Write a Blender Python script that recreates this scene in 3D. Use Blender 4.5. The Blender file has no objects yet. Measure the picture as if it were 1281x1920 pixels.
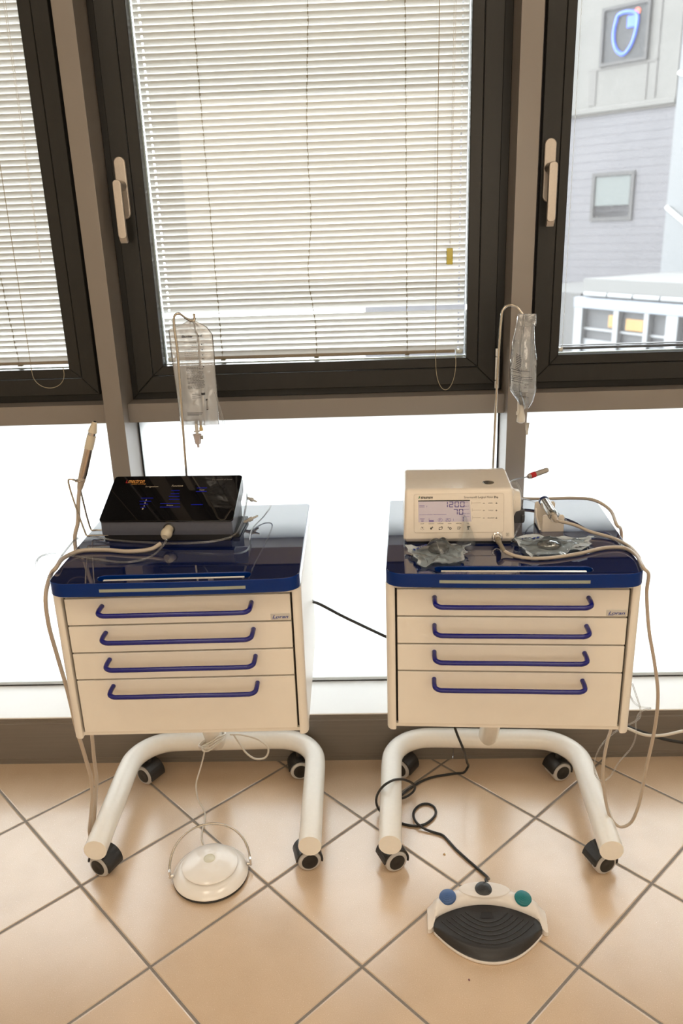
import bpy, bmesh, math, random
from mathutils import Vector, Matrix, noise
random.seed(7)
C = bpy.context.scene.collection
S = bpy.context.scene
PI = math.pi

# ------------------------------------------------------------------ camera
cam_d = bpy.data.cameras.new('camera')
cam = bpy.data.objects.new('camera', cam_d)
C.objects.link(cam)
cam_d.sensor_fit = 'VERTICAL'
cam_d.sensor_height = 36.0
cam_d.sensor_width = 24.0
cam_d.lens = 28.37
cam_d.clip_start = 0.02
cam_d.clip_end = 200
cam_d.dof.use_dof = True
cam_d.dof.focus_distance = 1.88
cam_d.dof.aperture_fstop = 4.0
cam.matrix_world = Matrix([[0.999148, 0.022143, 0.034836, 0.035225],
                           [0.025562, 0.330724, -0.943381, -1.97195],
                           [-0.03241, 0.943468, 0.329876, 1.470536],
                           [0, 0, 0, 1]])
S.camera = cam

# ------------------------------------------------------------------ light and exposure
S.view_settings.view_transform = 'Standard'
S.view_settings.look = 'None'
S.view_settings.gamma = 1.0
S.view_settings.use_curve_mapping = False
S.view_settings.exposure = 0.0
S.cycles.use_denoising = True
S.cycles.max_bounces = 12
S.cycles.diffuse_bounces = 6
S.cycles.glossy_bounces = 6
S.cycles.transmission_bounces = 10
S.cycles.transparent_max_bounces = 24
S.cycles.caustics_reflective = False
S.cycles.caustics_refractive = False
S.cycles.sample_clamp_indirect = 6.0

SKY = 18.5
world = bpy.data.worlds.new('daylight')
S.world = world
world.use_nodes = True
wn, wl = world.node_tree.nodes, world.node_tree.links
wn.clear()
wo = wn.new('ShaderNodeOutputWorld')
bg = wn.new('ShaderNodeBackground')
tc = wn.new('ShaderNodeTexCoord')
mr = wn.new('ShaderNodeMapRange')
mr.inputs['From Min'].default_value = -0.25
mr.inputs['From Max'].default_value = 0.9
mr.inputs['To Min'].default_value = 0.02
mr.inputs['To Max'].default_value = 1.0
mu = wn.new('ShaderNodeMath'); mu.operation = 'MULTIPLY'; mu.inputs[1].default_value = SKY
# the brighter part of the sky lies ahead and to the left, towards the hidden sun
dt = wn.new('ShaderNodeVectorMath'); dt.operation = 'DOT_PRODUCT'
dt.inputs[1].default_value = (-0.42, 0.88, 0.22)
wl.new(tc.outputs['Generated'], dt.inputs[0])
wl.new(dt.outputs['Value'], mr.inputs['Value'])
wl.new(mr.outputs['Result'], mu.inputs[0])
wl.new(mu.outputs[0], bg.inputs['Strength'])
bg.inputs['Color'].default_value = (0.93, 0.97, 1.0, 1)
wl.new(bg.outputs[0], wo.inputs[0])


def area(name, loc, size, energy, color, rot=(0, 0, 0)):
    l = bpy.data.lights.new(name, 'AREA')
    l.shape = 'RECTANGLE'
    l.size, l.size_y = size
    l.energy = energy
    l.color = color
    o = bpy.data.objects.new(name, l)
    C.objects.link(o)
    o.location = loc
    o.rotation_euler = rot
    return o


WARM = (1.0, 0.86, 0.685)
area('ceiling_lamp_light', (-0.75, -1.45, 2.66), (0.5, 1.0), 9.0, WARM)
area('ceiling_lamp_light', (0.75, -1.45, 2.66), (0.5, 1.0), 9.0, WARM)
area('rear_bounce_fill', (0.0, -4.1, 1.75), (2.6, 1.3), 29, WARM, (math.radians(90), 0, 0))  # added fill light by the rear wall, standing in for room bounce


# ------------------------------------------------------------------ helpers
def tag(o, label=None, cat=None, group=None, kind=None):
    if label: o['label'] = label
    if cat: o['category'] = cat
    if group: o['group'] = group
    if kind: o['kind'] = kind
    return o


def obj(name, bm, mat, parent=None, smooth=None, loc=None):
    me = bpy.data.meshes.new(name)
    bm.normal_update()
    bm.to_mesh(me)
    bm.free()
    if mat is not None:
        for m in (mat if isinstance(mat, (list, tuple)) else [mat]):
            me.materials.append(m)
    if smooth is not None:
        me.polygons.foreach_set('use_smooth', [True] * len(me.polygons))
        me.set_sharp_from_angle(angle=math.radians(smooth))
    o = bpy.data.objects.new(name, me)
    C.objects.link(o)
    if smooth is not None and smooth <= 50:
        w_ = o.modifiers.new('weighted', 'WEIGHTED_NORMAL')
        w_.keep_sharp = True
    if parent is not None:
        o.parent = parent
    if loc is not None:
        o.location = loc
    return o


def thing(name, label, cat, loc=(0, 0, 0), rz=0.0, group=None, kind=None):
    o = bpy.data.objects.new(name, None)
    C.objects.link(o)
    o.empty_display_size = 0.05
    o.location = loc
    o.rotation_euler = (0, 0, rz)
    tag(o, label, cat, group, kind)
    return o


def to_local(root, pts):
    m = Matrix.LocRotScale(root.location, root.rotation_euler, None).inverted()
    return [tuple(m @ Vector(p)) for p in pts]


def B():
    return bmesh.new()


def box(bm, x0, x1, y0, y1, z0, z1, bev=0.0, seg=2, M=None):
    vs = [bm.verts.new((x, y, z)) for z in (z0, z1) for y in (y0, y1) for x in (x0, x1)]
    fs = [(0, 2, 3, 1), (4, 5, 7, 6), (0, 1, 5, 4), (2, 6, 7, 3), (0, 4, 6, 2), (1, 3, 7, 5)]
    faces = [bm.faces.new([vs[i] for i in f]) for f in fs]
    if M is not None:
        bmesh.ops.transform(bm, matrix=M, verts=vs)
    if bev > 0:
        es = list({e for f in faces for e in f.edges})
        bmesh.ops.bevel(bm, geom=es, offset=bev, segments=seg, affect='EDGES', profile=0.5)
    return bm


def prism(bm, poly, a, b, axes='xyz', bev=0.0, seg=2, M=None):
    """extrude the 2D polygon poly from a to b; axes: order in which (u, v, w) go to x, y, z, e.g. 'yzx' -> u=y v=z w=x"""
    idx = {'x': 0, 'y': 1, 'z': 2}

    def mk(u, v, w):
        c = [0, 0, 0]
        c[idx[axes[0]]], c[idx[axes[1]]], c[idx[axes[2]]] = u, v, w
        return bm.verts.new(c)
    A = [mk(u, v, a) for u, v in poly]
    Bv = [mk(u, v, b) for u, v in poly]
    n = len(poly)
    fs = [bm.faces.new(A), bm.faces.new(Bv[::-1])]
    for i in range(n):
        j = (i + 1) % n
        fs.append(bm.faces.new([A[j], A[i], Bv[i], Bv[j]]))
    bmesh.ops.recalc_face_normals(bm, faces=fs)
    if M is not None:
        bmesh.ops.transform(bm, matrix=M, verts=A + Bv)
    if bev > 0:
        es = list({e for f in fs[:2] for e in f.edges})
        bmesh.ops.bevel(bm, geom=es, offset=bev, segments=seg, affect='EDGES', profile=0.5)
    return bm


def rrect(x0, x1, y0, y1, r, n=5):
    out = []
    for cx, cy, a0 in ((x1 - r, y1 - r, 0), (x0 + r, y1 - r, 90), (x0 + r, y0 + r, 180), (x1 - r, y0 + r, 270)):
        for k in range(n + 1):
            a = math.radians(a0 + 90 * k / n)
            out.append((cx + r * math.cos(a), cy + r * math.sin(a)))
    return out


def lathe(bm, prof, n=32, M=None, cap=True):
    rings = []
    for r, z in prof:
        if r < 1e-6:
            rings.append([bm.verts.new((0, 0, z))])
        else:
            rings.append([bm.verts.new((r * math.cos(2 * PI * k / n), r * math.sin(2 * PI * k / n), z)) for k in range(n)])
    fs = []
    for a, b in zip(rings, rings[1:]):
        if len(a) == 1 and len(b) == 1:
            continue
        for k in range(n):
            j = (k + 1) % n
            if len(a) == 1:
                fs.append(bm.faces.new([a[0], b[j], b[k]]))
            elif len(b) == 1:
                fs.append(bm.faces.new([a[k], a[j], b[0]]))
            else:
                fs.append(bm.faces.new([a[k], a[j], b[j], b[k]]))
    if cap:
        if len(rings[0]) > 1: fs.append(bm.faces.new(rings[0][::-1]))
        if len(rings[-1]) > 1: fs.append(bm.faces.new(rings[-1]))
    bmesh.ops.recalc_face_normals(bm, faces=fs)
    if M is not None:
        bmesh.ops.transform(bm, matrix=M, verts=[v for r in rings for v in r])
    return bm


def spline(pts, sub=6, closed=False):
    P = [Vector(p) for p in pts]
    n = len(P)
    if n < 3 or sub <= 1:
        return P
    out = []
    rng = range(n) if closed else range(n - 1)
    for i in rng:
        if closed:
            p0, p1, p2, p3 = P[(i - 1) % n], P[i], P[(i + 1) % n], P[(i + 2) % n]
        else:
            p0 = P[i - 1] if i > 0 else P[0] * 2 - P[1]
            p1, p2 = P[i], P[i + 1]
            p3 = P[i + 2] if i + 2 < n else P[-1] * 2 - P[-2]
        # centripetal Catmull-Rom
        t0 = 0.0
        t1 = t0 + max((p1 - p0).length, 1e-6) ** 0.5
        t2 = t1 + max((p2 - p1).length, 1e-6) ** 0.5
        t3 = t2 + max((p3 - p2).length, 1e-6) ** 0.5
        for k in range(sub):
            t = t1 + (t2 - t1) * k / sub
            A1 = p0 * ((t1 - t) / (t1 - t0)) + p1 * ((t - t0) / (t1 - t0))
            A2 = p1 * ((t2 - t) / (t2 - t1)) + p2 * ((t - t1) / (t2 - t1))
            A3 = p2 * ((t3 - t) / (t3 - t2)) + p3 * ((t - t2) / (t3 - t2))
            B1 = A1 * ((t2 - t) / (t2 - t0)) + A2 * ((t - t0) / (t2 - t0))
            B2 = A2 * ((t3 - t) / (t3 - t1)) + A3 * ((t - t1) / (t3 - t1))
            out.append(B1 * ((t2 - t) / (t2 - t1)) + B2 * ((t - t1) / (t2 - t1)))
    if not closed:
        out.append(P[-1])
    return out


def tube(bm, pts, r, n=10, sub=6, closed=False, cap=True, radii=None):
    P = spline(pts, sub, closed)
    m = len(P)
    if radii is not None:
        rr = []
        for i in range(m):
            t = i / max(m - 1, 1) * (len(radii) - 1)
            k = min(int(t), len(radii) - 2)
            rr.append(radii[k] + (radii[k + 1] - radii[k]) * (t - k))
    else:
        rr = [r] * m
    tan = []
    for i in range(m):
        a = P[(i - 1) % m] if (closed or i > 0) else P[i]
        b = P[(i + 1) % m] if (closed or i < m - 1) else P[i]
        d = (b - a)
        tan.append(d.normalized() if d.length > 1e-9 else Vector((0, 0, 1)))
    up = Vector((0, 0, 1)) if abs(tan[0].z) < 0.9 else Vector((1, 0, 0))
    nrm = (up - tan[0] * up.dot(tan[0])).normalized()
    rings = []
    for i in range(m):
        nrm = (nrm - tan[i] * nrm.dot(tan[i]))
        nrm = nrm.normalized() if nrm.length > 1e-9 else tan[i].orthogonal().normalized()
        bi = tan[i].cross(nrm)
        rings.append([bm.verts.new(P[i] + (nrm * math.cos(2 * PI * k / n) + bi * math.sin(2 * PI * k / n)) * rr[i]) for k in range(n)])
    fs = []
    for i in range(m if closed else m - 1):
        a, b = rings[i], rings[(i + 1) % m]
        for k in range(n):
            j = (k + 1) % n
            fs.append(bm.faces.new([a[k], a[j], b[j], b[k]]))
    if cap and not closed:
        fs.append(bm.faces.new(rings[0][::-1]))
        fs.append(bm.faces.new(rings[-1]))
    bmesh.ops.recalc_face_normals(bm, faces=fs)
    return bm


def along(p, q):
    """matrix that takes +z to the direction p->q with origin at p"""
    p, q = Vector(p), Vector(q)
    return Matrix.Translation(p) @ (q - p).to_track_quat('Z', 'Y').to_matrix().to_4x4()


_tc = {}


def text_geo(s, shear=0.0, bold=0.0):
    if (s, shear, bold) not in _tc:
        fc = bpy.data.curves.new('lettering', 'FONT')
        fc.body = s
        fc.size = 1.0
        fc.shear = shear
        fc.offset = bold
        fc.resolution_u = 3
        fo = bpy.data.objects.new('lettering', fc)
        me = bpy.data.meshes.new_from_object(fo)
        V = [tuple(v.co) for v in me.vertices]
        F = [tuple(p.vertices) for p in me.polygons]
        bpy.data.objects.remove(fo)
        bpy.data.curves.remove(fc)
        bpy.data.meshes.remove(me)
        _tc[(s, shear, bold)] = (V, F)
    return _tc[(s, shear, bold)]


def text(bm, s, x0, x1, y0, y1, place, shear=0.0, mi=0, bold=0.0):
    """lettering fitted into the rectangle x0..x1, y0..y1 of a surface; place(u, v) -> point"""
    V, F = text_geo(s, shear, bold)
    if not V:
        return bm
    ax, bx_ = min(v[0] for v in V), max(v[0] for v in V)
    ay, by = min(v[1] for v in V), max(v[1] for v in V)
    vs = [bm.verts.new(place(x0 + (v[0] - ax) / (bx_ - ax) * (x1 - x0), y0 + (v[1] - ay) / max(by - ay, 1e-6) * (y1 - y0))) for v in V]
    for f in F:
        try:
            fc = bm.faces.new([vs[i] for i in f])
            fc.material_index = mi
        except ValueError:
            pass
    return bm


def quad(bm, x0, x1, y0, y1, place, mi=0):
    f = bm.faces.new([bm.verts.new(place(x, y)) for x, y in ((x0, y0), (x1, y0), (x1, y1), (x0, y1))])
    f.material_index = mi
    return bm


def poly(bm, pts, place, mi=0):
    f = bm.faces.new([bm.verts.new(place(x, y)) for x, y in pts])
    f.material_index = mi
    return bm


# ------------------------------------------------------------------ materials
def mat(name, col, rough=0.5, metal=0.0, **k):
    m = bpy.data.materials.new(name)
    m.use_nodes = True
    b = m.node_tree.nodes['Principled BSDF']
    b.inputs['Base Color'].default_value = (*col, 1)
    b.inputs['Roughness'].default_value = rough
    b.inputs['Metallic'].default_value = metal
    for kk, v in k.items():
        b.inputs[kk].default_value = v
    return m


def noisy(m, scale, amount, rough=0.0, bump=0.0, detail=4, stretch=None):
    """procedural unevenness in colour, roughness and height"""
    nt = m.node_tree
    b = nt.nodes['Principled BSDF']
    t = nt.nodes.new('ShaderNodeTexCoord')
    n = nt.nodes.new('ShaderNodeTexNoise')
    n.inputs['Scale'].default_value = scale
    n.inputs['Detail'].default_value = detail
    src = t.outputs['Object']
    if stretch:
        mp = nt.nodes.new('ShaderNodeMapping')
        mp.inputs['Scale'].default_value = stretch
        nt.links.new(src, mp.inputs[0])
        src = mp.outputs[0]
    nt.links.new(src, n.inputs['Vector'])
    if amount:
        c = b.inputs['Base Color'].default_value[:]
        r = nt.nodes.new('ShaderNodeValToRGB')
        r.color_ramp.elements[0].position = 0.3
        r.color_ramp.elements[1].position = 0.7
        r.color_ramp.elements[0].color = (*[x * (1 - amount) for x in c[:3]], 1)
        r.color_ramp.elements[1].color = (*[min(1, x * (1 + amount)) for x in c[:3]], 1)
        nt.links.new(n.outputs['Fac'], r.inputs[0])
        nt.links.new(r.outputs[0], b.inputs['Base Color'])
    if rough:
        q = nt.nodes.new('ShaderNodeMapRange')
        r0 = b.inputs['Roughness'].default_value
        q.inputs['To Min'].default_value = max(0, r0 - rough)
        q.inputs['To Max'].default_value = r0 + rough
        nt.links.new(n.outputs['Fac'], q.inputs['Value'])
        nt.links.new(q.outputs[0], b.inputs['Roughness'])
    if bump:
        bu = nt.nodes.new('ShaderNodeBump')
        bu.inputs['Strength'].default_value = bump
        bu.inputs['Distance'].default_value = 0.002
        nt.links.new(n.outputs['Fac'], bu.inputs['Height'])
        nt.links.new(bu.outputs[0], b.inputs['Normal'])
    return m


def shader(name):
    m = bpy.data.materials.new(name)
    m.use_nodes = True
    nt = m.node_tree
    nt.nodes.clear()
    out = nt.nodes.new('ShaderNodeOutputMaterial')
    return m, nt, out


def thin_clear(name, clear, milk, tint=(1, 1, 1), rough=0.04, gloss=1.0, bump=0.0, bscale=60, through=0.5):
    """clear film or tube wall: mostly transparent, a little milky, with reflections"""
    m, nt, out = shader(name)
    tr = nt.nodes.new('ShaderNodeBsdfTransparent'); tr.inputs[0].default_value = (*tint, 1)
    df = nt.nodes.new('ShaderNodeBsdfDiffuse'); df.inputs[0].default_value = (*milk, 1)
    tl = nt.nodes.new('ShaderNodeBsdfTranslucent'); tl.inputs[0].default_value = (*milk, 1)
    a = nt.nodes.new('ShaderNodeMixShader'); a.inputs[0].default_value = through
    nt.links.new(df.outputs[0], a.inputs[1]); nt.links.new(tl.outputs[0], a.inputs[2])
    b = nt.nodes.new('ShaderNodeMixShader'); b.inputs[0].default_value = clear
    nt.links.new(a.outputs[0], b.inputs[1]); nt.links.new(tr.outputs[0], b.inputs[2])
    gl = nt.nodes.new('ShaderNodeBsdfGlossy'); gl.inputs['Roughness'].default_value = rough
    lw = nt.nodes.new('ShaderNodeFresnel'); lw.inputs['IOR'].default_value = 1.5
    mm = nt.nodes.new('ShaderNodeMath'); mm.operation = 'MULTIPLY'; mm.inputs[1].default_value = gloss
    mm.use_clamp = True
    nt.links.new(lw.outputs[0], mm.inputs[0])
    c = nt.nodes.new('ShaderNodeMixShader')
    nt.links.new(mm.outputs[0], c.inputs[0])
    nt.links.new(b.outputs[0], c.inputs[1]); nt.links.new(gl.outputs[0], c.inputs[2])
    if bump:
        tcn = nt.nodes.new('ShaderNodeTexCoord')
        n = nt.nodes.new('ShaderNodeTexNoise'); n.inputs['Scale'].default_value = bscale
        n.inputs['Detail'].default_value = 3
        bu = nt.nodes.new('ShaderNodeBump'); bu.inputs['Strength'].default_value = bump
        bu.inputs['Distance'].default_value = 0.004
        nt.links.new(tcn.outputs['Object'], n.inputs['Vector'])
        nt.links.new(n.outputs['Fac'], bu.inputs['Height'])
        nt.links.new(bu.outputs[0], gl.inputs['Normal'])
        nt.links.new(bu.outputs[0], lw.inputs['Normal'])
    nt.links.new(c.outputs[0], out.inputs[0])
    return m


def emit(name, col, st):
    m, nt, out = shader(name)
    e = nt.nodes.new('ShaderNodeEmission')
    e.inputs[0].default_value = (*col, 1)
    e.inputs[1].default_value = st
    nt.links.new(e.outputs[0], out.inputs[0])
    return m


def floor_material():
    m = mat('terracotta_beige_tiles', (0.6, 0.4, 0.25), 0.3)
    nt = m.node_tree
    b = nt.nodes['Principled BSDF']
    N = nt.nodes.new
    L = nt.links.new
    g = N('ShaderNodeNewGeometry')
    s = N('ShaderNodeSeparateXYZ')
    L(g.outputs['Position'], s.inputs[0])

    def mth(op, a, bb=None):
        n = N('ShaderNodeMath'); n.operation = op
        for i, v in enumerate((a, bb)):
            if v is None: continue
            if isinstance(v, (int, float)): n.inputs[i].default_value = v
            else: L(v, n.inputs[i])
        return n.outputs[0]
    Dg = 0.4525
    x = mth('DIVIDE', mth('ADD', s.outputs['X'], mth('MULTIPLY', s.outputs['Y'], -0.0026)), Dg)
    y = mth('DIVIDE', mth('ADD', s.outputs['Y'], mth('MULTIPLY', s.outputs['X'], 0.0026)), Dg * 1.003)
    u = mth('ADD', mth('ADD', x, y), 100.5)
    v = mth('ADD', mth('SUBTRACT', x, y), 99.5)
    fu, fv = mth('FRACT', u), mth('FRACT', v)
    du = mth('MINIMUM', fu, mth('SUBTRACT', 1.0, fu))
    dv = mth('MINIMUM', fv, mth('SUBTRACT', 1.0, fv))
    d = mth('MINIMUM', du, dv)                       # in tiles of 0.32 m
    gw = N('ShaderNodeMapRange'); gw.interpolation_type = 'SMOOTHSTEP'
    gw.inputs['From Min'].default_value = 0.0085
    gw.inputs['From Max'].default_value = 0.0115
    L(d, gw.inputs['Value'])
    # tile tone per tile
    wn_ = N('ShaderNodeTexWhiteNoise'); wn_.noise_dimensions = '2D'
    cb = N('ShaderNodeCombineXYZ')
    L(mth('FLOOR', u), cb.inputs[0]); L(mth('FLOOR', v), cb.inputs[1])
    L(cb.outputs[0], wn_.inputs['Vector'])
    n1 = N('ShaderNodeTexNoise'); n1.inputs['Scale'].default_value = 520; n1.inputs['Detail'].default_value = 3
    L(g.outputs['Position'], n1.inputs['Vector'])
    n2 = N('ShaderNodeTexNoise'); n2.inputs['Scale'].default_value = 7; n2.inputs['Detail'].default_value = 4
    L(g.outputs['Position'], n2.inputs['Vector'])
    tone = mth('ADD', mth('ADD', mth('ADD', mth('MULTIPLY', n1.outputs['Fac'], 0.42), 0.165), mth('MULTIPLY', n2.outputs['Fac'], 0.35)),
               mth('MULTIPLY', wn_.outputs['Value'], 0.12))
    cr = N('ShaderNodeValToRGB')
    cr.color_ramp.elements[0].position = 0.36
    cr.color_ramp.elements[0].color = (0.535, 0.385, 0.248, 1)
    cr.color_ramp.elements[1].position = 0.82
    cr.color_ramp.elements[1].color = (0.75, 0.575, 0.415, 1)
    L(tone, cr.inputs[0])
    gn = N('ShaderNodeTexNoise'); gn.inputs['Scale'].default_value = 160
    L(g.outputs['Position'], gn.inputs['Vector'])
    gr = N('ShaderNodeValToRGB')
    gr.color_ramp.elements[0].color = (0.10, 0.078, 0.058, 1)
    gr.color_ramp.elements[1].color = (0.20, 0.16, 0.122, 1)
    L(gn.outputs['Fac'], gr.inputs[0])
    mx = N('ShaderNodeMix'); mx.data_type = 'RGBA'
    L(gw.outputs[0], mx.inputs['Factor']); L(gr.outputs[0], mx.inputs['A']); L(cr.outputs[0], mx.inputs['B'])
    L(mx.outputs['Result'], b.inputs['Base Color'])
    rr = N('ShaderNodeMapRange')
    rr.inputs['To Min'].default_value = 0.85; rr.inputs['To Max'].default_value = 0.25
    L(gw.outputs[0], rr.inputs['Value'])
    L(mth('ADD', rr.outputs[0], mth('MULTIPLY', mth('SUBTRACT', n1.outputs['Fac'], 0.5), 0.12)), b.inputs['Roughness'])
    hw = N('ShaderNodeMapRange'); hw.interpolation_type = 'SMOOTHERSTEP'
    hw.inputs['From Min'].default_value = 0.006; hw.inputs['From Max'].default_value = 0.02
    L(d, hw.inputs['Value'])
    bu = N('ShaderNodeBump'); bu.inputs['Strength'].default_value = 0.6; bu.inputs['Distance'].default_value = 0.002
    L(mth('ADD', hw.outputs[0], mth('MULTIPLY', n1.outputs['Fac'], 0.02)), bu.inputs['Height'])
    L(bu.outputs[0], b.inputs['Normal'])
    b.inputs['IOR'].default_value = 2.5
    return m


def pane_material(name, dust):
    """window glass: clear, mirror-like at grazing angles, with fine specks of dust lit by the daylight behind"""
    m, nt, out = shader(name)
    N, L = nt.nodes.new, nt.links.new
    tr = N('ShaderNodeBsdfTransparent'); tr.inputs[0].default_value = (0.97, 0.985, 0.98, 1)
    tl = N('ShaderNodeBsdfTranslucent'); tl.inputs[0].default_value = (0.9, 0.9, 0.92, 1)
    t = N('ShaderNodeTexCoord')
    n = N('ShaderNodeTexNoise'); n.inputs['Scale'].default_value = 420; n.inputs['Detail'].default_value = 2
    L(t.outputs['Object'], n.inputs['Vector'])
    r = N('ShaderNodeMapRange')
    r.inputs['From Min'].default_value = 0.35; r.inputs['From Max'].default_value = 0.75
    r.inputs['To Min'].default_value = dust * 0.5; r.inputs['To Max'].default_value = dust * 1.7
    L(n.outputs['Fac'], r.inputs['Value'])
    a = N('ShaderNodeMixShader')
    L(r.outputs[0], a.inputs[0]); L(tr.outputs[0], a.inputs[1]); L(tl.outputs[0], a.inputs[2])
    gl = N('ShaderNodeBsdfGlossy'); gl.inputs['Roughness'].default_value = 0.0
    f = N('ShaderNodeFresnel'); f.inputs['IOR'].default_value = 1.45
    b = N('ShaderNodeMixShader')
    L(f.outputs[0], b.inputs[0]); L(a.outputs[0], b.inputs[1]); L(gl.outputs[0], b.inputs[2])
    L(b.outputs[0], out.inputs[0])
    return m


def frosted_material():
    m, nt, out = shader('white_frosted_glass')
    N, L = nt.nodes.new, nt.links.new
    tl = N('ShaderNodeBsdfTranslucent'); tl.inputs[0].default_value = (0.92, 0.925, 0.91, 1)
    df = N('ShaderNodeBsdfDiffuse'); df.inputs[0].default_value = (0.85, 0.86, 0.85, 1)
    a = N('ShaderNodeMixShader'); a.inputs[0].default_value = 0.10
    L(tl.outputs[0], a.inputs[1]); L(df.outputs[0], a.inputs[2])
    gl = N('ShaderNodeBsdfGlossy'); gl.inputs['Roughness'].default_value = 0.08
    f = N('ShaderNodeFresnel'); f.inputs['IOR'].default_value = 1.4
    b = N('ShaderNodeMixShader')
    L(f.outputs[0], b.inputs[0]); L(a.outputs[0], b.inputs[1]); L(gl.outputs[0], b.inputs[2])
    L(b.outputs[0], out.inputs[0])
    return m


def slat_material():
    m, nt, out = shader('cream_slat_paint')
    N, L = nt.nodes.new, nt.links.new
    p = N('ShaderNodeBsdfPrincipled')
    p.inputs['Base Color'].default_value = (0.80, 0.80, 0.79, 1)
    p.inputs['Roughness'].default_value = 0.35
    tl = N('ShaderNodeBsdfTranslucent'); tl.inputs[0].default_value = (0.85, 0.83, 0.80, 1)
    a = N('ShaderNodeMixShader'); a.inputs[0].default_value = 0.05
    L(p.outputs[0], a.inputs[1]); L(tl.outputs[0], a.inputs[2]); L(a.outputs[0], out.inputs[0])
    return m


M = {}
M['floor'] = floor_material()
M['taupe'] = noisy(mat('taupe_metal_paint', (0.218, 0.191, 0.168), 0.28), 9, 0.006, 0.0, 0.0)
M['plinth'] = noisy(mat('taupe_skirting', (0.175, 0.153, 0.130), 0.4), 14, 0.06, 0.05, 0.0, stretch=(0.3, 4, 12))
M['frame'] = noisy(mat('dark_bronze_frame', (0.023, 0.0222, 0.0205), 0.32, 0.0, **{'Specular IOR Level': 0.28}), 90, 0.06, 0.06, 0.02, stretch=(1, 1, 0.2))
M['gasket'] = mat('black_gasket', (0.008, 0.008, 0.009), 0.6)
M['ledge'] = noisy(mat('white_ledge_laminate', (0.86, 0.86, 0.85), 0.18), 8, 0.015, 0.03)
M['rail'] = mat('aluminium_glazing_rail', (0.62, 0.64, 0.63), 0.3, 0.7)
M['frost'] = frosted_material()
M['pane'] = pane_material('window_glass', 0.012)
M['dusty'] = pane_material('dusty_window_glass', 0.019)
M['slat'] = slat_material()
M['cord'] = mat('olive_blind_cord', (0.36, 0.31, 0.22), 0.8)
M['cordw'] = mat('white_blind_cord', (0.8, 0.8, 0.78), 0.7)
M['brail'] = noisy(mat('tan_bottom_rail', (0.42, 0.31, 0.21), 0.4), 40, 0.05)
M['spacer'] = noisy(mat('silver_spacer_bar', (0.62, 0.68, 0.68), 0.35, 0.6), 300, 0.1)
M['yellow'] = mat('yellow_plastic', (0.72, 0.60, 0.08), 0.25, 0.0, **{'Transmission Weight': 0.3})
M['hmetal'] = noisy(mat('champagne_aluminium', (0.50, 0.445, 0.39), 0.36, 0.6), 200, 0.04, 0.04)
M['white'] = noisy(mat('cream_white_lacquer', (0.80, 0.765, 0.705), 0.30), 30, 0.012, 0.04)
M['tube'] = noisy(mat('white_powder_coat', (0.86, 0.84, 0.79), 0.22), 120, 0.012, 0.03, 0.02)
M['shadow'] = mat('drawer_gap_shade', (0.035, 0.028, 0.022), 0.9)
M['navy'] = noisy(mat('navy_gloss_top_layer', (0.0035, 0.010, 0.066), 0.03, 0.0, **{'IOR': 2.75}), 3, 0.05)
M['navy_edge'] = noisy(mat('navy_acrylic_edge', (0.0005, 0.024, 0.16), 0.12, 0.0, **{'IOR': 1.3}), 3, 0.05)
M['hblue'] = mat('royal_blue_handle', (0.003, 0.005, 0.165), 0.22)
M['plate'] = mat('silver_label', (0.60, 0.60, 0.58), 0.35, 0.4)
M['ink'] = mat('blue_print', (0.02, 0.05, 0.28), 0.5)
M['blk'] = noisy(mat('black_rubber_plastic', (0.014, 0.014, 0.015), 0.42), 150, 0.08, 0.05, 0.03)
M['hub'] = mat('black_hub_cap', (0.008, 0.008, 0.008), 0.3)
M['tyre'] = mat('grey_caster_tyre', (0.50, 0.49, 0.48), 0.5)
M['bglass'] = mat('black_touch_glass', (0.004, 0.004, 0.005), 0.02, 0.0, **{'IOR': 1.5})
M['graphite'] = noisy(mat('graphite_grey_plastic', (0.085, 0.09, 0.115), 0.33), 120, 0.04, 0.04)
M['dkbase'] = mat('black_console_base', (0.008, 0.008, 0.010), 0.3)
M['orange'] = mat('orange_print', (0.75, 0.36, 0.08), 0.5)
M['pale'] = mat('pale_print', (0.45, 0.40, 0.30), 0.5)
M['dimp'] = mat('dim_print', (0.16, 0.15, 0.14), 0.5)
M['led'] = emit('blue_indicator_light', (0.02, 0.03, 0.55), 0.55)
M['steel'] = noisy(mat('stainless_steel_rod', (0.52, 0.47, 0.40), 0.22, 1.0), 300, 0.05, 0.05)
M['satin'] = noisy(mat('satin_titanium', (0.55, 0.47, 0.40), 0.25, 1.0), 200, 0.04, 0.05)
M['silver'] = mat('brushed_silver', (0.68, 0.66, 0.63), 0.22, 1.0)
M['beige'] = mat('beige_silicone', (0.56, 0.50, 0.385), 0.45)
M['cable'] = noisy(mat('beige_silicone_cable', (0.47, 0.40, 0.325), 0.42), 90, 0.03, 0.04)
M['wcable'] = mat('white_cable', (0.66, 0.62, 0.55), 0.4)
M['bcable'] = mat('black_cable', (0.012, 0.012, 0.012), 0.42)
M['greycap'] = mat('grey_plug', (0.33, 0.33, 0.28), 0.5)
M['housing'] = noisy(mat('ivory_device_plastic', (0.76, 0.69, 0.60), 0.22), 90, 0.012, 0.03)
M['panel'] = noisy(mat('ivory_keypad_film', (0.75, 0.68, 0.59), 0.3), 90, 0.012)
M['line'] = mat('engraved_outline', (0.42, 0.36, 0.29), 0.5)
M['lcd'] = mat('lilac_lcd', (0.47, 0.42, 0.46), 0.25, 0.0)
M['lcd'].node_tree.nodes['Principled BSDF'].inputs['Emission Color'].default_value = (0.55, 0.48, 0.62, 1)
M['lcd'].node_tree.nodes['Principled BSDF'].inputs['Emission Strength'].default_value = 0.12
M['seg'] = mat('violet_lcd_segment', (0.06, 0.035, 0.22), 0.4)
M['segl'] = mat('pale_violet_lcd_segment', (0.20, 0.15, 0.36), 0.4)
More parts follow.
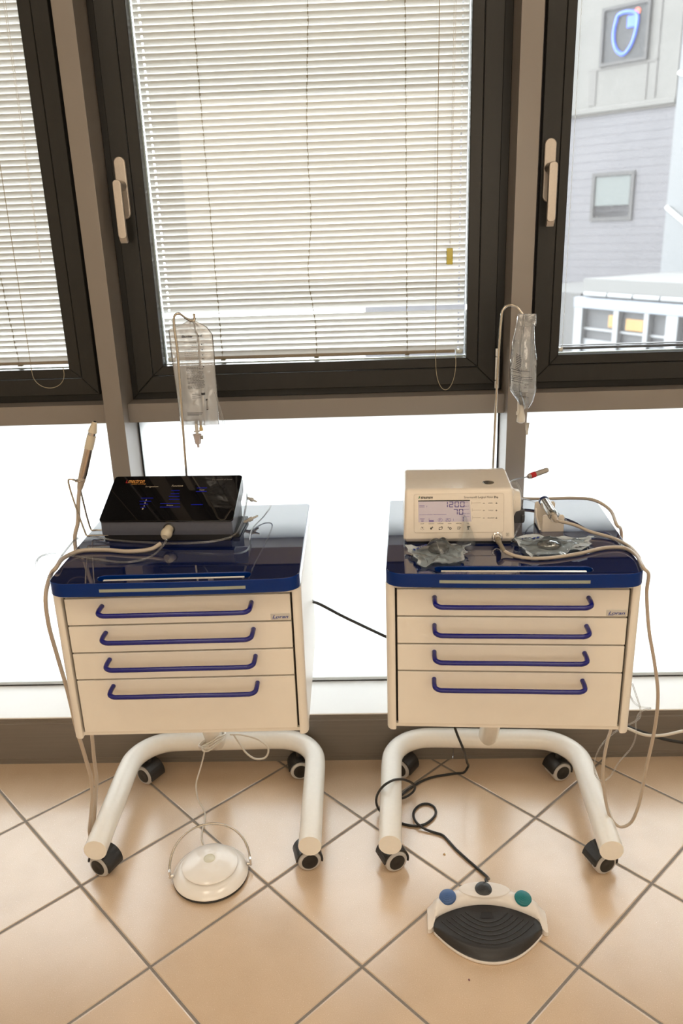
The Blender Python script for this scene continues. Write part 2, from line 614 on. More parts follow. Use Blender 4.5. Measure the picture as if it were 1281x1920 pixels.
M['black_ink'] = mat('black_print', (0.02, 0.018, 0.016), 0.5)
M['green'] = mat('green_print', (0.02, 0.17, 0.06), 0.5)
M['dusk'] = mat('smoky_plastic', (0.05, 0.05, 0.055), 0.2)
M['clear'] = thin_clear('clear_tubing', 0.93, (0.85, 0.85, 0.84), (0.995, 0.995, 0.99), 0.05, 0.8)
M['pouchbag'] = thin_clear('clear_bag_film', 0.57, (0.93, 0.92, 0.90), (0.99, 0.99, 0.99), 0.06, 1.8, 0.7, 45, 0.4)
M['pouchbag2'] = thin_clear('clear_soft_bag_film', 0.80, (0.86, 0.86, 0.85), (0.98, 0.985, 0.99), 0.05, 2.4, 0.9, 38)
M['liquid'] = thin_clear('saline', 0.88, (0.85, 0.88, 0.90), (0.95, 0.97, 0.98), 0.02, 2.0, 0.6, 26)
M['print'] = mat('bag_print', (0.03, 0.03, 0.035), 0.6)
M['port'] = mat('translucent_port_plastic', (0.70, 0.66, 0.58), 0.35, 0.0, **{'Transmission Weight': 0.25})
M['mauve'] = mat('mauve_spike_plastic', (0.52, 0.44, 0.42), 0.4)
M['amber'] = mat('amber_port_plastic', (0.62, 0.45, 0.20), 0.4)
M['red'] = mat('red_core', (0.45, 0.005, 0.008), 0.35)
M['paper'] = noisy(mat('sterile_paper', (0.86, 0.92, 0.955), 0.5), 40, 0.03)
M['film'] = thin_clear('bluish_pouch_film', 0.94, (0.80, 0.92, 1.0), (0.95, 0.985, 1.0), 0.08, 1.1, 0.0, 30, 0.3)
M['wplastic'] = mat('white_gloss_plastic', (0.90, 0.885, 0.865), 0.12, 0.0, **{'IOR': 1.7})
M['pale_btn'] = mat('ivory_sensor_button', (0.70, 0.69, 0.58), 0.25)
M['pedalw'] = noisy(mat('white_pedal_housing', (0.80, 0.765, 0.735), 0.28), 60, 0.015)
M['pedalb'] = noisy(mat('charcoal_pedal_rubber', (0.022, 0.022, 0.024), 0.42), 300, 0.12, 0.06, 0.12)
M['bbtn'] = mat('blue_button', (0.05, 0.115, 0.29), 0.42)
M['tbtn'] = mat('teal_button', (0.004, 0.165, 0.185), 0.42)
M['kbtn'] = mat('black_button', (0.03, 0.032, 0.036), 0.42)
M['wall'] = noisy(mat('warm_white_wall', (0.72, 0.68, 0.61), 0.7), 20, 0.02)
M['ceil'] = mat('white_ceiling', (0.8, 0.78, 0.74), 0.8)
M['render1'] = noisy(mat('cream_render', (0.211, 0.203, 0.192), 0.8), 1.5, 0.05)
M['render2'] = noisy(mat('lilac_tile_cladding', (0.168, 0.161, 0.175), 0.6), 1.2, 0.05)
M['extframe'] = mat('grey_outdoor_frame', (0.09, 0.086, 0.086), 0.6)
M['extglass'] = mat('dark_outdoor_glass', (0.054, 0.054, 0.059), 0.6)
M['extblind'] = mat('pale_roller_blind', (0.175, 0.193, 0.189), 0.7)
M['extblue'] = mat('blue_sign', (0.108, 0.215, 1.112), 0.5)
M['extred'] = mat('red_sign_dot', (1.435, 0.179, 0.108), 0.5)
M['extorange'] = mat('orange_display', (0.339, 0.189, 0.052), 0.6)
M['extwhite'] = mat('white_outdoor_paint', (0.246, 0.253, 0.264), 0.5)
M['asphalt'] = noisy(mat('pale_paving', (0.16, 0.16, 0.155), 0.9), 3, 0.1)

# ================================================================== the setting
XL, XR, YB, ZC = -1.74, 1.54, -4.2, 2.70          # side walls, rear wall, ceiling
GY = 0.20                                          # plane of the lower frosted glass
ML = (-0.649, -0.600)                              # left mullion
MR = (0.3943, 0.4455)                              # right mullion


def struct(name, bm, m, smooth=None):
    return tag(obj(name, bm, m, None, smooth), kind='structure')


struct('floor', box(B(), XL - .1, XR + .1, YB - .1, 0.03, -0.08, 0.0), M['floor'])
struct('ceiling', box(B(), XL - .1, XR + .1, YB - .1, 0.4, ZC, ZC + 0.08), M['ceil'])
struct('wall_left', box(B(), XL - .1, XL, YB - .1, 0.30, 0, ZC), M['wall'])
struct('wall_right', box(B(), XR, XR + .1, YB - .1, 0.30, 0, ZC), M['wall'])
struct('wall_rear', box(B(), XL, XR, YB - .1, YB, 0, ZC), M['wall'])
struct('wall_back', box(B(), XL, XR, 0.10, 0.28, 2.36, ZC), M['wall'])

# skirting under the ledge: moulded front with a seam
prof = [(0.22, 0.0), (0.024, 0.0), (0.024, 0.010), (0.0225, 0.012), (0.0225, 0.020), (0.021, 0.022), (0.021, 0.138),
        (0.0225, 0.140), (0.0225, 0.149), (0.021, 0.151), (0.021, 0.1585), (0.22, 0.1585)]
sx = 0.262
bm = B()
prism(bm, prof, XL, sx, 'yzx')
prism(bm, prof, sx + 0.0016, XR, 'yzx')
struct('baseboard_back', bm, M['plinth'])
struct('trim_1', box(B(), XL, XR, 0.018, 0.24, 0.159, 0.1635, 0.0012), M['ledge'], 40)
tag(bpy.data.objects['trim_1'], 'white glossy ledge below the frosted panes')

# mullions and transom
struct('trim_2', box(B(), ML[0], ML[1], 0.08, 0.26, 0.1635, 2.36, 0.0015), M['taupe'], 40)
struct('trim_3', box(B(), MR[0], MR[1], 0.08, 0.26, 0.1635, 2.36, 0.0015), M['taupe'], 40)
bays = [(XL, ML[0]), (ML[1], MR[0]), (MR[1], XR)]
for i, (a, b) in enumerate(bays):
    bm = B()
    prism(bm, [(0.125, 1.0032), (0.26, 1.0032), (0.26, 1.0535), (0.125, 1.0535)], a, b, 'yzx', 0.0012)
    struct('trim_%d' % (4 + i), bm, M['taupe'], 40)

# lower frosted panes with their foot rail
for i, (a, b) in enumerate(bays):
    w = thing('window_%d' % (4 + i), kind='structure', label=None, cat=None, loc=((a + b) / 2, GY, 0.1635))
    h = (b - a) / 2
    bm = box(B(), -h + .002, h - .002, 0.0, 0.012, 0.012, 1.0032 - 0.1635)
    for f in bm.faces:                      # etched on the room side, clear outside
        f.material_index = 0 if f.calc_center_median().y < 0.001 else 1
    obj('frosted_pane', bm, [M['frost'], M['pane']], w)
    bm = B()
    box(bm, -h, h, -0.006, 0.02, 0.0035, 0.014, 0.001)
    obj('glazing_rail', bm, M['rail'], w, 40)
    bm = B()
    box(bm, -h, h, -0.0065, 0.02, 0.0, 0.0034)
    box(bm, -h, -h + 0.004, -0.003, 0.0, 0.012, 0.8397)
    box(bm, h - 0.004, h, -0.003, 0.0, 0.012, 0.8397)
    obj('gasket', bm, M['gasket'], w)
tag(bpy.data.objects['window_4'], 'white frosted lower pane left of the left mullion')
tag(bpy.data.objects['window_5'], 'white frosted lower pane behind the two trolleys')
tag(bpy.data.objects['window_6'], 'white frosted lower pane right of the right mullion')

# upper windows: fixed frame, sash, glazing bead, pane, handle
ZT = 2.36


def frame_bm(x0, x1, z0, z1, w, y0, y1, bev=0.0015, wz=None):
    """four mitred members"""
    wz = w if wz is None else wz
    bm = B()
    o = [(x0, z0), (x1, z0), (x1, z1), (x0, z1)]
    n = [(x0 + w, z0 + wz), (x1 - w, z0 + wz), (x1 - w, z1 - wz), (x0 + w, z1 - wz)]
    for k in range(4):
        j = (k + 1) % 4
        prism(bm, [o[k], o[j], n[j], n[k]], y0, y1, 'xzy', bev, 1)
    return bm


def handle(parent, x, z, mirror=1):
    """tilt-and-turn handle: rounded rose, neck and lever, origin on the sash face"""
    bm = B()
    R = rrect(-0.0145, 0.0145, -0.072, 0.072, 0.0144, 8)
    prism(bm, R, -0.0105, 0.0, 'xzy', 0.003, 3)
    h = obj('handle', bm, M['hmetal'], parent, 50, (x, -0.0002, z))
    bm = B()
    lathe(bm, [(0.0125, 0.0), (0.0125, 0.006), (0.0098, 0.012), (0.0098, 0.034)], 28, along((0, -0.0105, 0.005), (0, -0.0455, 0.005)))
    obj('neck', bm, M['hmetal'], h, 50)
    bm = B()
    prism(bm, rrect(-0.0105, 0.0105, -0.118, 0.017, 0.0085, 7), -0.0545, -0.043, 'xzy', 0.0025, 3)
    prism(bm, [(-0.0545, -0.104), (-0.043, -0.104), (-0.034, -0.1255), (-0.043, -0.1285), (-0.051, -0.120)], -0.0095, 0.0095, 'yzx', 0.0018, 2)
    obj('lever', bm, M['hmetal'], h, 50)
    return h


wins = [  # fixed x0, x1, sash x0, x1, opening x0, x1
    ('window_1', XL, ML[0], -1.683, -0.684, -1.609, -0.7445),
    ('window_2', ML[1], MR[0], -0.580, 0.3725, -0.5045, 0.2995),
    ('window_3', MR[1], XR, 0.4685, 1.50, 0.537, 1.43)]
SY = 0.165
for k, (nm, fx0, fx1, sx0, sx1, ox0, ox1) in enumerate(wins):
    w = thing(nm, None, None, (0, SY, 0), 0, None, 'structure')
    z0 = 1.0735
    obj('fixed_frame', frame_bm(fx0, fx1, 1.0540, ZT, 0.045, 0.018, 0.09, 0.001), M['frame'], w, 30)
    lw = (ox0 - sx0) * 0.60
    obj('sash', frame_bm(sx0, sx1, z0, ZT - .02, 0.0452 if k else 0.042, 0.0, 0.07, 0.0018, 0.0445), M['frame'], w, 30)
    bi = 0.0457 if k else 0.0425
    obj('glazing_bead', frame_bm(sx0 + bi, sx1 - bi, z0 + 0.0455, ZT - .0655, ox0 - sx0 - bi, 0.0012, 0.04, 0.0018, 0.0245), M['frame'], w, 30)
    bz = 1.1435
    if k < 2:
        obj('spacer_bar', frame_bm(ox0 - .001, ox1 + .001, bz - .001, ZT - .085, 0.0035, 0.034, 0.044, 0.0004), M['spacer'], w)
    else:
        bm = frame_bm(ox0 - .001, ox1 + .001, bz - .001, ZT - .085, 0.0030, 0.034, 0.044, 0.0004)
        obj('spacer_bar', bm, M['spacer'], w)
        bm = B()
        box(bm, ox0 + 0.012, ox1 - 0.012, 0.036, 0.050, bz + 0.009, bz + 0.0145, 0.001)
        box(bm, ox0 + 0.012, ox1 - 0.012, 0.036, 0.050, bz + 0.018, bz + 0.0205, 0.001)
        obj('lower_channel', bm, M['gasket'], w)
        bm = B()
        tube(bm, [(ox0 + 0.017, 0.036, bz + 0.01), (ox0 + 0.0165, 0.036, ZT - .09)], 0.0007, 6, 1)
        obj('guide_wire', bm, M['cordw'], w)
        bm = B()
        box(bm, ox0 + 0.003, ox0 + 0.018, 0.030, 0.040, bz + 0.004, bz + 0.016, 0.0015)
        lathe(bm, [(0.0045, 0), (0.0045, 0.006)], 16, along((ox0 + 0.011, 0.030, bz + 0.012), (ox0 + 0.011, 0.025, bz + 0.012)))
        obj('cord_pulley', bm, M['rail'], w, 40)
    bm = box(B(), ox0 - .004, ox1 + .004, 0.028, 0.032, bz - .004, ZT - .082)
    obj('pane', bm, M['pane'] if k < 2 else M['dusty'], w)
    if k == 1:
        handle(w, -0.5575, 1.585)
        bm = B()
        x = 0.3785
        for (a, b) in ((1.146, 1.166), (1.084, 1.144), (1.062, 1.082)):
            lathe(bm, [(0.0055, 0), (0.006, .001), (0.006, b - a - .001), (0.0055, b - a)], 20, Matrix.Translation((x, -0.004, a)))
        obj('hinge', bm, M['wplastic'], w, 40)
    if k == 2:
        handle(w, 0.4885, 1.590)
tag(bpy.data.objects['window_1'], 'left dark bronze window with lowered blind, cut by the frame edge')
tag(bpy.data.objects['window_2'], 'middle dark bronze window with lowered blind and handle on its left')
tag(bpy.data.objects['window_3'], 'right dark bronze window without lowered slats, showing the street')


# ------------------------------------------------------------------ venetian blinds
def slats_bm(x0, x1, z0, z1, holes, skip=()):
    bm = B()
    pitch, wd, tilt = 0.0148, 0.0188, math.radians(71)
    cuts = [x0] + [c for h in holes for c in (h - 0.0022, h + 0.0022)] + [x1]
    nz = int((z1 - z0) / pitch)
    J = 6
    for i in range(nz):
        z = z0 + i * pitch
        if i in skip:
            continue
        tl = tilt + random.uniform(-0.03, 0.03) - 0.16 * math.exp(-i / 9.0)
        sl = random.uniform(-0.0006, 0.0006)
        rows = []
        for x in cuts:
            row = []
            for j in range(J + 1):
                s = (j / J - 0.5) * wd
                cr = 0.0011 * (1 - (2 * j / J - 1) ** 2)
                # room side edge up
                y = -s * math.cos(tl) - cr * math.sin(tl)
                zz = s * math.sin(tl) - cr * math.cos(tl)
                row.append(bm.verts.new((x, y, z + zz + sl * (x - x0) / (x1 - x0))))
            rows.append(row)
        for a in range(len(cuts) - 1):
            hole = (a % 2 == 1)
            for j in range(J):
                if hole and j in (2, 3):
                    continue
                bm.faces.new([rows[a][j], rows[a + 1][j], rows[a + 1][j + 1], rows[a][j + 1]])
    return bm


def blind(name, label, x0, x1, ladders, cordx, wx, rail=True, zs=1.166, skip=()):
    BY = 0.2125
    r = thing(name, label, 'blind', ((x0 + x1) / 2, BY, 1.148), 0, None)
    cx = (x0 + x1) / 2
    o = obj('slats', slats_bm(x0 - cx, x1 - cx, zs - 1.148, 2.285 - 1.148, [h - cx for h in (x0 + .016, x1 - .015)], skip), M['slat'], r, 60)
    bm = B()
    prism(bm, rrect(-0.006, 0.006, -0.004, 0.004, 0.0025, 3), x0 - cx + 0.026, x1 - cx - 0.024, 'yzx', 0.0006, 1)
    bmesh.ops.translate(bm, vec=(0, -0.002, 0.0075), verts=bm.verts[:])
    obj('bottom_rail', bm, M['brail'], r, 40)
    for s in (x0 - cx + 0.012, x1 - cx - 0.012):
        bm = B()
        box(bm, s - 0.010, s + 0.010, -0.012, 0.004, 0.001, 0.014, 0.002)
        lathe(bm, [(0.0045, 0), (0.0045, 0.005)], 14, along((s, -0.012, 0.009), (s, -0.016, 0.009)))
        obj('end_pulley', bm, M['rail'], r, 40)
    for (xt, xb, wob) in ladders:
        bm = B()
        pts = []
        for i in range(40):
            t = i / 39
            z = 0.004 + t * 1.135
            x = xb + (xt - xb) * t - cx
            if wob:
                x += 0.020 * math.exp(-((z + 1.148 - 1.36) / 0.10) ** 2) * -1 + 0.006 * math.sin((z) * 9)
            zig = 0.0016 * (1 if i % 2 else -1)
            pts.append((x + zig, -0.0105, z))
        tube(bm, pts, 0.0006, 5, 2)
        # rungs slipped over each slat edge
        k = 0
        z = zs - 1.148
        while z < 1.13:
            t = (z - 0.004) / 1.135
            x = xb + (xt - xb) * t - cx
            if wob:
                x += 0.020 * math.exp(-((z + 1.148 - 1.36) / 0.10) ** 2) * -1 + 0.006 * math.sin((z) * 9)
            box(bm, x - 0.0014, x + 0.0014, -0.0112, -0.0096, z + 0.001, z + 0.0068)
            z += 0.0148
        if xb > x0:
            box(bm, xb - cx - 0.006, xb - cx + 0.006, -0.010, 0.004, 0.0005, 0.0035, 0.0008)
        obj('ladder_cord', bm, M['cord'], r)
    if cordx is not None:
        xa, xbb, zlow = cordx
        bm = B()
        yy = -0.0545
        hw, mid = (xbb - xa) / 2, (xa + xbb) / 2
        dp = (-0.012 - zlow)
        U = [(mid - hw * math.cos(PI * q / 14) * (1.06 - 0.06 * math.sin(PI * q / 14)) - cx, yy, -0.012 - dp * math.sin(PI * q / 14) ** 0.85) for q in range(15)]
        tube(bm, [(xa + 0.004 - cx, yy, 1.13), (xa - cx, yy, 0.5), (xa - 0.002 - cx, yy, 0.06)] + U + [(xbb - cx, yy + 0.004, 0.004)], 0.0009, 6, 5)
        obj('pull_cord', bm, M['cord'], r)
    if wx is not None:
        bm = B()
        tube(bm, [(wx[0] + 0.006 - cx, -0.026, 1.13), (wx[0] - cx, -0.026, wx[1] + 0.02 - 1.148)], 0.0006, 5, 1)
        tube(bm, [(wx[0] + 0.012 - cx, -0.026, 1.13), (wx[0] + 0.002 - cx, -0.026, wx[1] + 0.02 - 1.148)], 0.0006, 5, 1)
        obj('tag_cord', bm, M['cordw'], r)
        if wx[2]:
            bm = B()
            box(bm, wx[0] - 0.008 - cx, wx[0] + 0.008 - cx, -0.030, -0.023, wx[1] - 0.022 - 1.148, wx[1] + 0.018 - 1.148, 0.002)
            box(bm, wx[0] - 0.005 - cx, wx[0] + 0.005 - cx, -0.031, -0.0295, wx[1] - 0.010 - 1.148, wx[1] + 0.002 - 1.148, 0.0006)
            tag(obj('cord_tag', bm, M['yellow'], r, 40), 'yellow plastic cord tag')
    return r


blind('venetian_blind', 'cream venetian blind in the middle window, with a yellow cord tag', -0.500, 0.2955,
      [(-0.357, -0.350, 0), (-0.085, -0.098, 1), (0.1445, 0.1445, 0)], (0.2185, 0.268, -0.086), (0.253, 1.400, True), skip=(7,))
blind('venetian_blind', 'cream venetian blind in the left window, cut by the left edge', -1.604, -0.7485,
      [(-0.965, -0.905, 0), (-1.2, -1.2, 0)], (-0.853, -0.772, -0.052), (-0.800, 1.395, False))

# ================================================================== outdoors
pav = struct('trim_7', box(B(), -22, 26, 0.8, 46, -3.4, -3.2), M['asphalt'])
pav.name = 'street_paving'
tag(pav, 'pale street paving outside the window')
t = thing('apartment_building', 'pale building across the street, cream above and lilac below', 'building', (6.6, 21.0, -3.2), math.radians(-43))
zb = 3.2
bm = B()
box(bm, -9, 1.46, 0, 8, 4.24 + zb, 11 + zb)
obj('upper_wall', bm, M['render1'], t)
bm = B()
box(bm, -9, 1.50, -0.02, 8, 0, 4.05 + zb)
y = 0.06
bmz = bm
obj('lower_wall', bm, M['render2'], t)
bm = B()
for i in range(36):
    z = 0.2 + i * 0.205
    box(bm, -6, 1.47, -0.024, -0.02, z, z + 0.012)
obj('cladding_joints', bm, mat('cladding_joint', (0.144, 0.138, 0.153), 0.8), t)
bm = B()
box(bm, -9, 1.50, -0.06, 0.1, 4.05 + zb, 4.11 + zb)
obj('drip_edge', bm, mat('brown_drip_edge', (0.12, 0.109, 0.099), 0.7), t)
bm = B()
box(bm, -9, 1.50, -0.10, 0.1, 4.11 + zb, 4.24 + zb, 0.02)
obj('string_course', bm, M['render1'], t)
bm = B()
for (a, b, c, d) in ((-0.86, -0.66, 4.3, 5.10), (0.66, 0.70, 4.3, 5.10), (-0.9, 0.95, 5.10, 5.16), (0.90, 0.94, 4.3, 8.0)):
    box(bm, a, b, -0.015, 0.02, c + zb, d + zb, 0.004)
obj('window_surround', bm, mat('pale_stone', (0.189, 0.179, 0.171), 0.8), t)


def ext_window(name, x0, x1, z0, z1, m, w=0.07):
    bm = B()
    prism(bm, [(x0, z0), (x1, z0), (x1, z0 + w), (x0, z0 + w)], -0.06, 0.02, 'xzy')
    prism(bm, [(x0, z1 - w), (x1, z1 - w), (x1, z1), (x0, z1)], -0.06, 0.02, 'xzy')
    prism(bm, [(x0, z0 + w), (x0 + w, z0 + w), (x0 + w, z1 - w), (x0, z1 - w)], -0.06, 0.02, 'xzy')
    prism(bm, [(x1 - w, z0 + w), (x1, z0 + w), (x1, z1 - w), (x1 - w, z1 - w)], -0.06, 0.02, 'xzy')
    o = obj(name, bm, M['extframe'], t)
    g = obj('glass', box(B(), x0 + w, x1 - w, -0.02, 0.02, z0 + w, z1 - w), m, o)
    return o


w = ext_window('window_with_sign', -0.60, 0.66, 5.17 + zb, 6.47 + zb, M['extglass'])
ring = [(-0.20, 0.42), (0.02, 0.46), (0.30, 0.36), (0.30, 0.02), (0.18, -0.32), (0.02, -0.46), (-0.16, -0.36), (-0.26, -0.16), (-0.28, 0.10), (-0.24, 0.30)]
bm = B()
tube(bm, [(0.03 + x, -0.03, 5.83 + zb + z) for x, z in ring], 0.045, 8, 5, True)
box(bm, 0.08, 0.33, -0.045, -0.02, 5.93 + zb, 6.19 + zb, 0.02)
sg = obj('sign_shape', bm, M['extblue'], w)
tag(sg, 'rounded blue sign shape')
bm = B()
lathe(bm, [(0.075, 0), (0.075, 0.02)], 20, along((0.33, -0.02, 6.26 + zb), (0.33, -0.05, 6.26 + zb)))
tag(obj('sign_dot', bm, M['extred'], w), 'red sign dot')
w = ext_window('window_with_roller_blind', -0.58, 0.60, 1.47 + zb, 2.665 + zb, M['extglass'], 0.09)
tag(obj('roller_blind', box(B(), -0.47, 0.49, -0.035, -0.021, 1.85 + zb, 2.56 + zb), M['extblind'], w), 'pale roller blind')

t = thing('glazed_stair_tower', 'bright glazed stair tower at the right edge of the street view', 'building', (6.6 + 1.53 * math.cos(math.radians(-43)), 21.0 + 1.53 * math.sin(math.radians(-43)), -3.2), math.radians(-43))
obj('glass_body', box(B(), 0, 5, -0.1, 4, 0, 14), M['extwhite'], t)
m_ = mat('outdoor_white_rail', (0.95, 0.95, 0.95), 0.4)
for z, dz in ((7.6, -0.9), (4.6, -1.9)):
    obj('stair_rail', tube(B(), [(0.02, -0.16, z + 0.35), (3.0, -0.16, z + dz)], 0.05, 8, 1), m_, t)

t = thing('conservatory', 'white framed conservatory low in the street view behind the right window', 'conservatory', (4.6, 14.0, -3.2), math.radians(-60))
pz = 3.2
for (a, b) in ((-0.72, -0.50), (0.30, 0.43), (1.03, 1.14), (1.52, 1.78), (2.6, 2.72)):
    obj('column', box(B(), a, b, -0.06, 0.06, 0, -0.12 + pz, 0.01), M['extwhite'], t)
bm = B()
box(bm, -0.74, 3.2, -0.07, 0.3, -0.13 + pz, 0.07 + pz, 0.01)
obj('fascia_beam', bm, mat('bluish_fascia', (0.203, 0.226, 0.264), 0.6), t)
for i in range(6):
    bm = B()
    tube(bm, [(-0.50 + i * 0.62, -0.02, 0.135 + pz), (0.08 + i * 0.62, -0.02, 0.135 + pz)], 0.045, 10, 1)
    obj('rolled_awning', bm, M['extwhite'], t, 40)
bm = B()
box(bm, -0.6, 3.2, 0.02, 2.4, 0.15 + pz, 0.42 + pz)
obj('flat_roof', bm, mat('grey_flat_roof', (0.15, 0.148, 0.144), 0.8), t)
bm = B()
box(bm, -0.5, 3.0, 0.05, 0.08, 0, -0.13 + pz)
obj('glazing', bm, M['extglass'], t)
bm = B()
for (a, b) in ((-0.5, 0.30), (0.43, 1.03), (1.14, 1.52)):
    box(bm, a, b, 0.0, 0.05, -0.54 + pz, -0.50 + pz)
    box(bm, a, b, 0.0, 0.05, -3.2 + pz, -0.72 + pz)
obj('balustrade', bm, M['extwhite'], t)
for q in ((0.12, 0.26, -0.46, -0.22), (0.55, 0.98, -0.48, -0.26)):
    tag(obj('window_display', box(B(), q[0], q[1], 0.0, 0.045, q[2] + pz, q[3] + pz, 0.02), M['extorange'], t), 'orange window display')
obj('side_wall', box(B(), -3.2, -0.74, 0.1, 3.0, 0, 0.13 + pz), mat('grey_concrete', (0.106, 0.103, 0.102), 0.9), t)

# ================================================================== trolleys
CL = dict(loc=(-0.3632, -0.4819, 0.0), rz=0.0172)
CR = dict(loc=(0.3192, -0.4781, 0.0), rz=-0.0512)


def wpt(cart, p):
    c, s = math.cos(cart['rz']), math.sin(cart['rz'])
    return (cart['loc'][0] + p[0] * c - p[1] * s, cart['loc'][1] + p[0] * s + p[1] * c, p[2])


TOP = 0.82
DZ = [0.7754, 0.7122, 0.6484, 0.5842, 0.4549]


def caster(parent, x, y, ang):
    """twin-wheel caster: hood with stem, two tyred wheels with hub caps"""
    m = Matrix.Translation((x, y, 0.0)) @ Matrix.Rotation(ang, 4, 'Z')
    r = 0.0285
    # hood: shell around the upper back of the wheels (axis along local y)
    bm = B()
    n = 14
    a0, a1 = math.radians(-15), math.radians(175)
    outer = [((r + 0.005) * math.cos(a0 + (a1 - a0) * k / n), r + (r + 0.005) * math.sin(a0 + (a1 - a0) * k / n)) for k in range(n + 1)]
    inner = [((r + 0.001) * math.cos(a0 + (a1 - a0) * k / n), r + (r + 0.001) * math.sin(a0 + (a1 - a0) * k / n)) for k in range(n + 1)]
    for k in range(n):
        prism(bm, [outer[k], outer[k + 1], inner[k + 1], inner[k]], -0.0245, 0.0255, 'xzy')
    bmesh.ops.remove_doubles(bm, verts=bm.verts[:], dist=1e-5)
    box(bm, -0.020, 0.020, -0.004, 0.004, 0.010, 0.05)
    lathe(bm, [(0.008, 0.0), (0.008, 0.02)], 16, Matrix.Translation((0, 0, 0.058)))
    bmesh.ops.transform(bm, matrix=m, verts=bm.verts[:])
    c = obj('caster', bm, M['blk'], parent, 40)
    for s in (-1, 1):
        bm = B()
        W = along((0, s * 0.005, r), (0, s * 0.0275, r))
        lathe(bm, [(r - 0.003, 0), (r, 0.002), (r, 0.017), (r - 0.0022, 0.0205), (r - 0.006, 0.0222), (r - 0.0085, 0.0222)], 40, W)
        bmesh.ops.transform(bm, matrix=m, verts=bm.verts[:])
        obj('wheel', bm, M['tyre'], c, 40)
        bm = B()
        lathe(bm, [(r - 0.0085, 0.0), (r - 0.0085, 0.0228), (r - 0.012, 0.0238), (0.004, 0.0225), (0, 0.0225)], 36, W)
        bmesh.ops.transform(bm, matrix=m, verts=bm.verts[:])
        obj('hub_cap', bm, M['hub'], c, 40)
    return c


